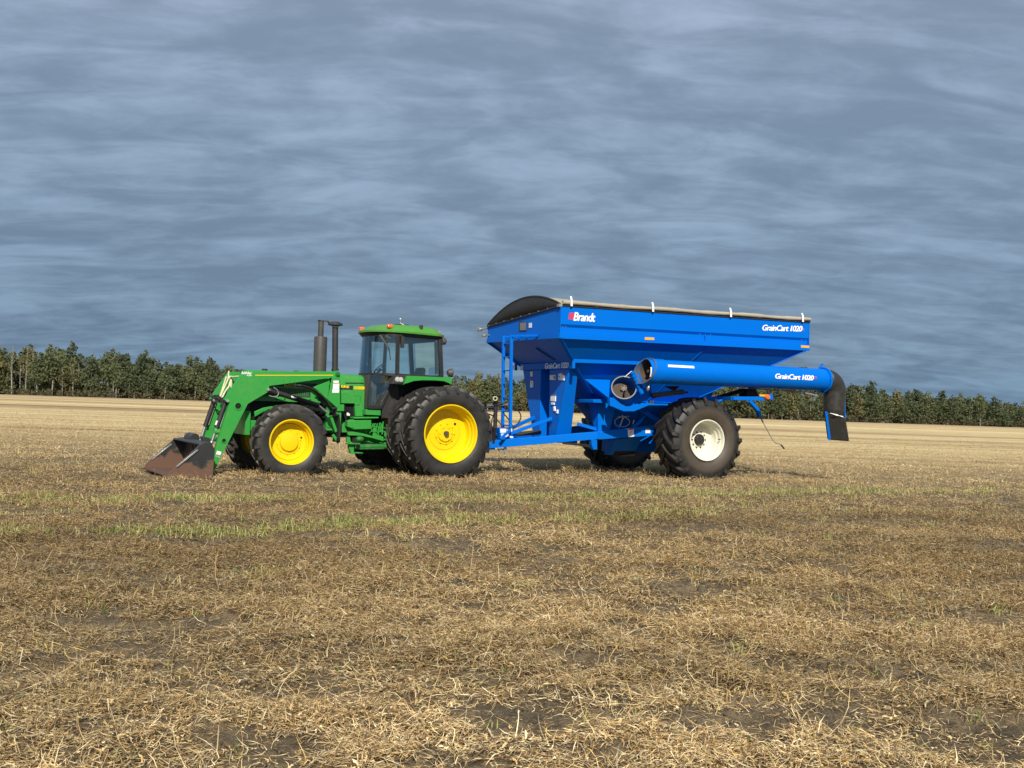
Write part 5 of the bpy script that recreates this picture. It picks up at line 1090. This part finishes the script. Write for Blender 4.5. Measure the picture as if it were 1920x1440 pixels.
# ---- loose straw
t = mat('straw'); at = t.n('ShaderNodeAttribute', attribute_name='tone').outputs['Color']
df_ = t.n('ShaderNodeBsdfDiffuse', {'Color': at}).outputs[0]; tl = t.n('ShaderNodeBsdfTranslucent', {'Color': at}).outputs[0]
finish(t, t.n('ShaderNodeMixShader', {0: .18, 1: df_, 2: tl}).outputs[0])
TONES = np.array([(.64, .50, .285), (.49, .355, .185), (.30, .195, .095), (.78, .66, .43), (.43, .36, .25), (.17, .105, .053), (.62, .44, .18)])
def ribbons(P, yaw, pitch, L, W, curl, lift, tone, seg=3):
    """curved, slightly folded ribbons starting at P: seg quads each"""
    n = len(P); V = np.zeros((n, seg+1, 2, 3)); p = P.copy(); a = yaw.copy(); e = pitch.copy()
    for k in range(seg+1):
        side = np.stack([-np.sin(a), np.cos(a), np.zeros(n)], 1)
        wv = W*(1-.55*(k/seg)**2)
        tilt = np.stack([np.zeros(n), np.zeros(n), np.where(k % 2 == 0, .5, -.3)*wv], 1)
        V[:, k, 0] = p-side*(wv/2)[:, None]+tilt; V[:, k, 1] = p+side*(wv/2)[:, None]-tilt*.2
        d = np.stack([np.cos(a)*np.cos(e), np.sin(a)*np.cos(e), np.sin(e)], 1)
        p = p+d*(L/seg)[:, None]; a = a+curl[:, 0]; e = e+lift+curl[:, 1]
    base = (np.arange(n)*(seg+1)*2)[:, None]; q = np.concatenate([base+np.array([2*k, 2*k+1, 2*k+3, 2*k+2]) for k in range(seg)], 1).reshape(-1, 4)
    return V.reshape(-1, 3), q, np.repeat(np.concatenate([tone, np.ones((n, 1))], 1), (seg+1)*2, 0)
LOD = dict(y=[3.5, 6, 9, 14, 22, 38, 60, 85], d=[5600, 4600, 3000, 1400, 460, 70, 12, 1.5], w=[.72, .78, .92, 1.15, 1.6, 2.8, 4.2, 5.0], l=[1., 1., 1.05, 1.1, 1.15, 1.25, 1.3, 1.4])
def strew(share=1., long_=False, ymax=85.):
    g = np.linspace(3.5, ymax, 4000); pdf = np.exp(np.interp(g, LOD['y'], np.log(LOD['d'])))*(1.08*g+4.4)*share; cdf = np.cumsum(pdf)*(g[1]-g[0])
    n = int(cdf[-1]); y = np.interp(rng.uniform(0, cdf[-1], n), cdf, g); x = rng.uniform(-1, 1, n)*(.54*y+2.2)
    wmul = np.interp(y, LOD['y'], LOD['w']); lmul = np.interp(y, LOD['y'], LOD['l'])
    cov = straw_cover(x, y); k = rng.uniform(0, 1, len(y)) < (.07+.93*cov)*(.20+.80*np.clip((vnoise(x*2.3, y*5.2, 51)*.6+vnoise(x*7, y*10, 52)*.4-.30)/.3, 0, 1)); x, y, cov = x[k], y[k], cov[k]
    inb = (np.abs((x+1.99)*.8787+(y-23.02)*.4773+4.95) < .48) & (np.abs(-(x+1.99)*.4773+(y-23.02)*.8787) < 1.2)   # nothing lies inside the loader bucket
    x, y, cov = x[~inb], y[~inb], cov[~inb]
    n = len(x); z = height(x, y)
    wmul = np.interp(y, LOD['y'], LOD['w']); lmul = np.interp(y, LOD['y'], LOD['l'])
    kind = rng.uniform(0, 1, n)
    L = rng.uniform(.030, .135, n)*lmul*(1+.3*cov); W = rng.uniform(.0028, .0068, n)*wmul
    if long_: L = rng.uniform(.22, .50, n); W = rng.uniform(.003, .0055, n)*wmul; kind = rng.uniform(.3, .88, n)
    leaf = kind < .09; W[leaf] *= 3.0; L[leaf] *= .45
    up = kind > .955
    pitch = rng.uniform(-.15, .38, n)*(.5 if long_ else 1.); pitch[up] = rng.uniform(.5, 1.2, up.sum())
    lift = np.where(up, -.35, -.30)*rng.uniform(.3, 1.4, n)
    curl = rng.normal(0, .75, (n, 2))*np.array([1., .3])
    hump = np.clip((vnoise(x*2.3, y*5.2, 51)*.6+vnoise(x*7, y*10, 52)*.4-.30)/.4, 0, 1)
    lay = rng.uniform(0, 1, n)**1.2*(.008+.105*cov*hump)
    tone = TONES[rng.choice(len(TONES), n, p=(.22, .22, .15, .14, .10, .10, .07))]*rng.uniform(.72, 1.22, (n, 1))
    # patches of paler and browner residue
    pt_ = vnoise(x*.35, y*.8, 31)[:, None]; tone = tone*(.66+.66*pt_)
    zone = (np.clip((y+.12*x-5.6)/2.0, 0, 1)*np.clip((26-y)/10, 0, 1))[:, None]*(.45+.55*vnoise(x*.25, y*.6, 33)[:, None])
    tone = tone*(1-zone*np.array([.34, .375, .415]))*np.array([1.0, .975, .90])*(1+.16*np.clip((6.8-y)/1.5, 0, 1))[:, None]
    gold = np.clip((y-18)/22, 0, 1)[:, None]*.5; tone = tone*(1-gold)+gold*np.array([.60, .46, .26])*rng.uniform(.75, 1.2, (n, 1))
    return ribbons(np.stack([x, y, z+lay], 1), rng.uniform(0, 2*math.pi, n), pitch, L, W, curl*(.6 if long_ else 1.), lift*(.45 if long_ else 1.), tone*(1.25 if long_ else 1.), 6 if long_ else 3)
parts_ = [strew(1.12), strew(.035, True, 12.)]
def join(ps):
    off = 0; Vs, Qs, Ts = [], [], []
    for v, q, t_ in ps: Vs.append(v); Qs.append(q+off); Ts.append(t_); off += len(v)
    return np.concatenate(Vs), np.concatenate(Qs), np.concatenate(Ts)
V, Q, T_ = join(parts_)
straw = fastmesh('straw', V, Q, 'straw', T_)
straw['kind'] = 'stuff'; straw['label'] = 'dry straw and crop residue strewn over the field'; straw['category'] = 'straw'
# ---- clods of soil
t = mat('soil'); o = t.n('ShaderNodeNewGeometry').outputs['Position']; b = t.noise(o, 40., 5., .7)
finish(t, principled(t, t.mix(b, (.060, .049, .034), (.145, .12, .083)), .95, 0., 0., bump(t, b, .5, .01), .15))
n = 9000; y = 3.8+22*rng.uniform(0, 1, n)**1.7; x = rng.uniform(-1, 1, n)*(.54*y+2.2); k = straw_cover(x, y) < .55; x, y = x[k], y[k]; n = len(x)
sz = rng.uniform(.003, .011, n)*(1+.04*y)*np.where(rng.uniform(0, 1, n) < .06, 2.2, 1.); ph = (1+5**.5)/2; dirs = np.array([(-1, ph, 0), (1, ph, 0), (-1, -ph, 0), (1, -ph, 0), (0, -1, ph), (0, 1, ph), (0, -1, -ph), (0, 1, -ph), (ph, 0, -1), (ph, 0, 1), (-ph, 0, -1), (-ph, 0, 1)])/1.6
cv = (dirs[None]*rng.uniform(.6, 1.35, (n, 12, 1))*rng.uniform(.7, 1.3, (n, 1, 3)))*sz[:, None, None]+np.stack([x, y, height(x, y)+.2*sz], 1)[:, None]
fq = np.array([(0, 11, 5), (0, 5, 1), (0, 1, 7), (0, 7, 10), (0, 10, 11), (1, 5, 9), (5, 11, 4), (11, 10, 2), (10, 7, 6), (7, 1, 8), (3, 9, 4), (3, 4, 2), (3, 2, 6), (3, 6, 8), (3, 8, 9), (4, 9, 5), (2, 4, 11), (6, 2, 10), (8, 6, 7), (9, 8, 1)])
cl_o = fastmesh('soil_clods', cv.reshape(-1, 3), (np.arange(n)[:, None, None]*12+fq[None]).reshape(-1, 3), 'soil', smooth=True)
cl_o['kind'] = 'stuff'; cl_o['label'] = 'dark crumbs and clods of bare soil'; cl_o['category'] = 'soil'
# ---- green regrowth
def tuft_blades(cx, cy, nb, hgt, spread, tone, var):
    n = len(cx)*nb; i = np.repeat(np.arange(len(cx)), nb)
    x = cx[i]+rng.normal(0, 1, n)*spread[i]; y = cy[i]+rng.normal(0, 1, n)*spread[i]; z = height(x, y)-.005
    L = hgt[i]*rng.uniform(.5, 1.25, n); W = rng.uniform(.004, .008, n)*(1+y*.05)
    tn = tone[i]*rng.uniform(1-var, 1+var, (n, 1))
    return ribbons(np.stack([x, y, z], 1), rng.uniform(0, 2*math.pi, n), rng.uniform(.75, 1.5, n), L, W, rng.normal(0, .25, (n, 2)), -rng.uniform(.05, .45, n), tn)
def band_pts(n, x0, x1, yf, sd_):
    x = rng.uniform(x0, x1, n); y = yf(x)+rng.normal(0, sd_, n); k = .6*vnoise(x*.9, y*.9, 41)+.4*vnoise(x*3.5, y*3, 42) > .40; return x[k], y[k]
G = np.array([(.17, .225, .06), (.26, .30, .09), (.38, .36, .14), (.48, .41, .20)])
gs_ = []
GB1 = lambda x: np.interp(x, [-8, -5.5, -3.2, -.44, 3.3, 7, 12], [13.6, 14.7, 16.0, 17.1, 19.6, 21.5, 24])
GB2 = lambda x: np.interp(x, [-7, -4.8, -2.7, -1.6, -.5, 1.65, 5], [10.0, 11.1, 12.25, 12.95, 13.3, 14.9, 17.2])
for n, x0, x1, yf, sd_, hh, pr in ((760, -6.5, 1.5, GB1, .36, .108, (.12, .40, .30, .18)), (460, 1.5, 10, GB1, .5, .10, (.05, .25, .38, .32)), (470, -6.4, -1.0, GB2, .24, .108, (.16, .42, .27, .15)), (170, -.9, 3., GB2, .22, .105, (.12, .40, .30, .18)),
        (150, -6, 6, lambda x: GB1(x)-1.5, .5, .085, (.06, .25, .35, .34)), (110, 1.5, 8, lambda x: GB2(x)+.3, .6, .09, (.05, .25, .35, .35))):
    x, y = band_pts(n, x0, x1, yf, sd_); gs_.append(tuft_blades(x, y, 9, np.full(len(x), hh), rng.uniform(.03, .12, len(x)), G[rng.choice(4, len(x), p=pr)], .25))
n = 330; y = 4.2+9*rng.uniform(0, 1, n); x = rng.uniform(-1, 1, n)*(.52*y+.6); gs_.append(tuft_blades(x, y, 6, rng.uniform(.03, .075, n), np.full(n, .02), G[rng.choice(4, n, p=(.42, .3, .18, .1))], .25))
n = 150; y = 6+20*rng.uniform(0, 1, n); x = rng.uniform(-1, 1, n)*(.52*y+.6); gs_.append(tuft_blades(x, y, 14, rng.uniform(.06, .14, n), np.full(n, .05), np.array([(.52, .44, .22), (.42, .34, .14), (.36, .36, .12)])[rng.integers(0, 3, n)], .2))
# straw standing up against the wheels and bucket
cxs, cys = [], []
for X0, Y0, sp_, m_ in ((-3.98, 20.3, 1.2, 60), (-1.1, 21.5, 1.2, 60), (4.3, 23.6, 1.2, 70), (-5.4, 19.0, .5, 16), (2.0, 26.3, 1.4, 50), (.5, 22.5, 3.0, 90)):
    cxs.append(X0+rng.normal(0, sp_, m_)); cys.append(Y0+rng.normal(0, .35, m_))
cx_, cy_ = np.concatenate(cxs), np.concatenate(cys); n = len(cx_)
gs_.append(tuft_blades(cx_, cy_, 12, rng.uniform(.05, .13, n), np.full(n, .06), np.array([(.46, .34, .17), (.36, .25, .12), (.50, .40, .22)])[rng.integers(0, 3, n)], .25))
V, Q, T_ = join(gs_)
gr_o = fastmesh('green_regrowth', V, Q, 'straw', T_); gr_o['kind'] = 'stuff'; gr_o['label'] = 'strips of green volunteer shoots and pale grass tufts among the straw'; gr_o['category'] = 'grass'

# ==================================================================== TREES
def leafmat(name, c0, c1, c2):
    t = mat(name); at = t.n('ShaderNodeAttribute', attribute_name='tone').outputs['Fac']; rnd = t.n('ShaderNodeObjectInfo').outputs['Random']
    c = t.mix(at, c0, c1); c = t.mix(t.math('MULTIPLY', rnd, .45), c, c2)
    d = t.n('ShaderNodeBsdfDiffuse', {'Color': c}).outputs[0]; tl = t.n('ShaderNodeBsdfTranslucent', {'Color': c}).outputs[0]
    finish(t, t.n('ShaderNodeMixShader', {0: .25, 1: d, 2: tl}).outputs[0])
leafmat('leaf_green', (.086, .110, .052), (.165, .185, .092), (.140, .150, .076))
leafmat('leaf_dark', (.062, .084, .046), (.115, .138, .074), (.105, .118, .064))
leafmat('leaf_yellowing', (.115, .122, .055), (.22, .21, .092), (.17, .15, .078))
leafmat('leaf_brush', (.060, .066, .038), (.150, .135, .075), (.12, .10, .06))
t = mat('bark_pale'); o = objco(t); b = t.noise(t.vmath('MULTIPLY', o, (3, 3, 1.2)), 1.5, 5., .7); finish(t, principled(t, t.mix(t.ramp(b, (.42, 0.), (.62, 1.)), (.30, .285, .245), (.11, .10, .085)), .9))
t = mat('bark_grey'); o = objco(t); b = t.noise(o, 4., 5., .7); finish(t, principled(t, t.mix(b, (.22, .20, .17), (.10, .085, .07)), .9))
def leaf_cloud(centers, radii, counts, size, flat_=.8, seed=0):
    r_ = np.random.default_rng(seed); Vs = []; Ts = []
    for c, ra_, n in zip(centers, radii, counts):
        d = r_.normal(0, 1, (n, 3)); d /= np.linalg.norm(d, axis=1)[:, None]; p = np.array(c)+d*(ra_*r_.uniform(.25, 1.0, (n, 1))**.6)*np.array([1, 1, flat_])
        u = r_.normal(0, 1, (n, 3)); u /= np.linalg.norm(u, axis=1)[:, None]; v = np.cross(u, r_.normal(0, 1, (n, 3))); v /= np.linalg.norm(v, axis=1)[:, None]
        s_ = size*r_.uniform(.5, 1.3, (n, 1)); q = np.stack([p-u*s_, p-v*s_*.7, p+u*s_, p+v*s_*.7], 1); Vs.append(q.reshape(-1, 3))
        tn = np.clip(r_.uniform(0, 1)*.5+r_.uniform(0, .5, n), 0, 1); Ts.append(np.repeat(tn, 4))
    V = np.concatenate(Vs); T_ = np.concatenate(Ts); return V, np.arange(len(V)).reshape(-1, 4), np.stack([T_, T_, T_, np.ones_like(T_)], 1)
def make_tree(name, H, crown_lo, crown_r, n_cl, leaves, size, lmat, bmat, seed, thin=1.):
    r_ = random.Random(seed); root = empty(name); mb = MB()
    lean = (r_.uniform(-.5, .5), r_.uniform(-.4, .4)); P = lambda k: (lean[0]*k*k+.12*math.sin(k*5+seed), lean[1]*k*k, H*k)
    mb.tube([P(k/6) for k in range(7)], [.19*thin*(1-k/6*.82)*H/11 for k in range(7)], 7)
    cs, rs = [], []
    for k in range(n_cl):
        f_ = crown_lo+(1-crown_lo)*((k+.5)/n_cl); ang = r_.uniform(0, 6.28); w_ = crown_r*(math.sin(math.pi*min(1, .18+.80*(f_-crown_lo)/(1-crown_lo)))**.7)
        off = w_*r_.uniform(.15, .85); c = P(f_*.97); c = (c[0]+off*math.cos(ang), c[1]+off*math.sin(ang), c[2]+r_.uniform(-.3, .3)); cs.append(c); rs.append(w_*r_.uniform(.42, .75)+.22)
        s0 = P(max(.2, f_-.14)); mb.tube([s0, tuple((a*.5+b*.5) for a, b in zip(s0, c)), c], [.055*thin, .04*thin, .02*thin], 5)
    for k in range(3):
        f_ = crown_lo*r_.uniform(.45, .95); s0 = P(f_); a = r_.uniform(0, 6.28); mb.tube([s0, (s0[0]+.9*math.cos(a), s0[1]+.9*math.sin(a), s0[2]+.5)], [.03, .012], 4)
    part('trunk', mb, bmat, root, smooth=60)
    tot = sum(x**2 for x in rs); V, Q, T_ = leaf_cloud(cs, rs, [max(4, int(leaves*x*x/tot)) for x in rs], size, .85, seed)
    cr_o = fastmesh('crown', V, Q, lmat, T_); cr_o.parent = root
    return root
KINDS_T = {
 'dense': [('aspen_tree', 11, .16, 2.6, 20, 1150, .36, 'leaf_green', 'bark_pale', s) for s in (1, 2, 3)]+[('aspen_tree', 11, .18, 2.5, 19, 1050, .36, 'leaf_dark', 'bark_grey', s) for s in (4, 5)],
 'tall': [('aspen_tree', 12, .36, 2.4, 16, 860, .34, 'leaf_green', 'bark_pale', s) for s in (6, 7)]+[('aspen_tree', 12, .32, 2.7, 17, 980, .36, 'leaf_dark', 'bark_pale', 8)],
 'sparse': [('birch_tree', 10, .28, 2.0, 14, 480, .24, 'leaf_yellowing', 'bark_pale', s) for s in (9, 10)],
 'bare': [('birch_tree', 10, .50, 1.2, 9, 70, .22, 'leaf_yellowing', 'bark_pale', s) for s in (11, 12)],
 'bushy': [('willow_tree', 7, .06, 2.7, 20, 1000, .36, 'leaf_dark', 'bark_grey', 13), ('willow_tree', 7, .06, 2.6, 19, 950, .36, 'leaf_green', 'bark_grey', 14)],
 'yellow': [('aspen_tree', 10, .16, 2.3, 18, 900, .34, 'leaf_yellowing', 'bark_pale', s) for s in (15, 16)],
}
PROTO = {k: [] for k in KINDS_T}
DESC = {'dense': 'full dark crown', 'tall': 'long bare trunk', 'sparse': 'thin yellowish crown', 'bare': 'nearly leafless branches', 'bushy': 'low bushy crown', 'yellow': 'yellow-green crown'}
def spot(x):
    for lim, p in ((-150, 'tall left grove, outer end'), (-128, 'tall left grove, left half'), (-104, 'tall left grove, right half'), (-60, 'tall left grove beside the loader'), (12, 'tree line between tractor and cart'), (64, 'tree line under the auger'), (98, 'tree line beside the spout'), (125, 'tree line beyond the spout')):
        if x < lim: return p
    return 'tree line at the right edge'
def plant(kind, stand, x, y, H, rz, k):
    lst = PROTO[kind]; specs = KINDS_T[kind]; i = k % len(specs)
    while len(lst) <= i: lst.append(None)
    if lst[i] is None: lst[i] = o = make_tree(*specs[i]); 
    else: o = copy_tree(lst[i])
    s_ = H/specs[i][1]; o.location = (x, y, -.05); o.rotation_euler = (0, 0, rz); o.scale = (s_*1.0, s_*1.0, s_)
    sp_n = 'birch' if 'birch' in o.name else 'willow' if 'willow' in o.name else 'aspen'; row_ = 'front-row' if y < 305 else 'back-row'
    thing(o, f"{row_} {sp_n} with {DESC[kind]} in the {spot(x)}", 'tree', f"{row_} {kind} {sp_n}s in the {spot(x)}")
    return o
tr_r = random.Random(5)
def pick(ws_):
    ks = list(ws_); return tr_r.choices(ks, [ws_[k] for k in ks])[0]
cnt = 0
def hinterp(x, tab):
    xs_, hs_ = zip(*tab); return float(np.interp(x, xs_, hs_))
HL = ((-190, 13.5), (-146, 13.8), (-135, 13.5), (-122, 12.6), (-116, 12.2), (-100, 11.2), (-88, 10.6), (-79, 9.6))
x = -188.
while x < -79:
    for row, (dy, hk) in enumerate(((0, .93), (9, 1.0), (19, 1.03))):
        if row == 0 and tr_r.random() < .25: continue
        gap = -141 < x < -136 or -125 < x < -119
        kd = pick({'dense': 5, 'tall': 3, 'sparse': .9, 'bare': .45, 'bushy': .8, 'yellow': .5}) if not gap else pick({'bare': 3, 'bushy': 2, 'sparse': 1})
        h_ = hinterp(x, HL)*hk*tr_r.uniform(.80, 1.20)*(.55 if kd == 'bushy' else .9 if kd in ('bare', 'sparse') else 1)
        plant(kd, 'left', x+tr_r.uniform(-1.2, 1.2), 300+dy+tr_r.uniform(-3, 3), h_, tr_r.uniform(0, 6.28), cnt); cnt += 1
    x += tr_r.uniform(2.5, 3.7)
HR = ((-22, 8.8), (10, 9.0), (60, 9.2), (92, 9.9), (108, 9.1), (122, 8.0), (137, 7.0), (170, 6.4))
x = -21.
while x < 168:
    for row, (dy, hk) in enumerate(((0, .90), (11, 1.03))):
        hidden = 14 < x < 60
        if hidden and tr_r.random() < .55: continue
        if row == 0 and tr_r.random() < .15: continue
        if x < 12: kd = pick({'yellow': 3, 'dense': 1.5, 'sparse': 1.6, 'bushy': 1, 'tall': .6})
        else: kd = pick({'dense': 5, 'tall': 1., 'bushy': 2.2, 'sparse': .7, 'bare': .2, 'yellow': .6})
        h_ = hinterp(x, HR)*hk*tr_r.uniform(.80, 1.22)*(.72 if kd == 'bushy' else 1)
        plant(kd, 'middle' if x < 14 else 'right', x+tr_r.uniform(-1, 1), 298+dy+tr_r.uniform(-3, 3), h_, tr_r.uniform(0, 6.28), cnt); cnt += 1
    x += tr_r.uniform(2.0, 2.8)
for ch in [o for o in COL.objects if o.parent is None and 'tree' in o.name and not o.get('category')]: bpy.data.objects.remove(ch)
# brush along the foot of the trees and the wood behind them
def mass(name, xr, yr, n, hfun, hlo, hhi, size, lmat, seed):
    r_ = np.random.default_rng(seed); x = r_.uniform(*xr, n); y = r_.uniform(*yr, n); H = np.array([hfun(a) for a in x]); z = H*r_.uniform(hlo, hhi, n)*(.8+.35*vnoise(x*.5, y*.2, seed))
    V, Q, T_ = leaf_cloud(np.stack([x, y, z], 1), r_.uniform(.5, 1.3, n), [22]*n, size, .8, seed); return V, Q, T_
V1 = mass('', (-190, -78.5), (296, 303), 300, lambda a: 2.0, .1, .75, .26, '', 3); V2 = mass('', (-22, 170), (295, 300), 520, lambda a: 2.4, .1, .8, .26, '', 4)
V, Q, T_ = join([V1, V2]); ub = fastmesh('undergrowth', V, Q, 'leaf_brush', T_); ub['kind'] = 'stuff'; ub['label'] = 'low brush along the foot of the tree lines'; ub['category'] = 'brush'
V1 = mass('', (-190, -80.5), (322, 345), 2000, lambda a: hinterp(a, HL), .05, .90, .42, '', 5); V2 = mass('', (-22, 170), (314, 330), 2600, lambda a: hinterp(a, HR), .05, .96, .42, '', 6)
V3 = mass('', (-190, -79.5), (312, 322), 900, lambda a: hinterp(a, HL), 0., .30, .40, '', 7); V4 = mass('', (-22, 170), (306, 314), 1200, lambda a: hinterp(a, HR), 0., .36, .38, '', 8)
V, Q, T_ = join([V1, V2, V3, V4]); wb2 = fastmesh('woodland', V, Q, 'leaf_dark', T_); wb2['kind'] = 'stuff'; wb2['label'] = 'dark mass of the wood behind the front trees'; wb2['category'] = 'woodland'
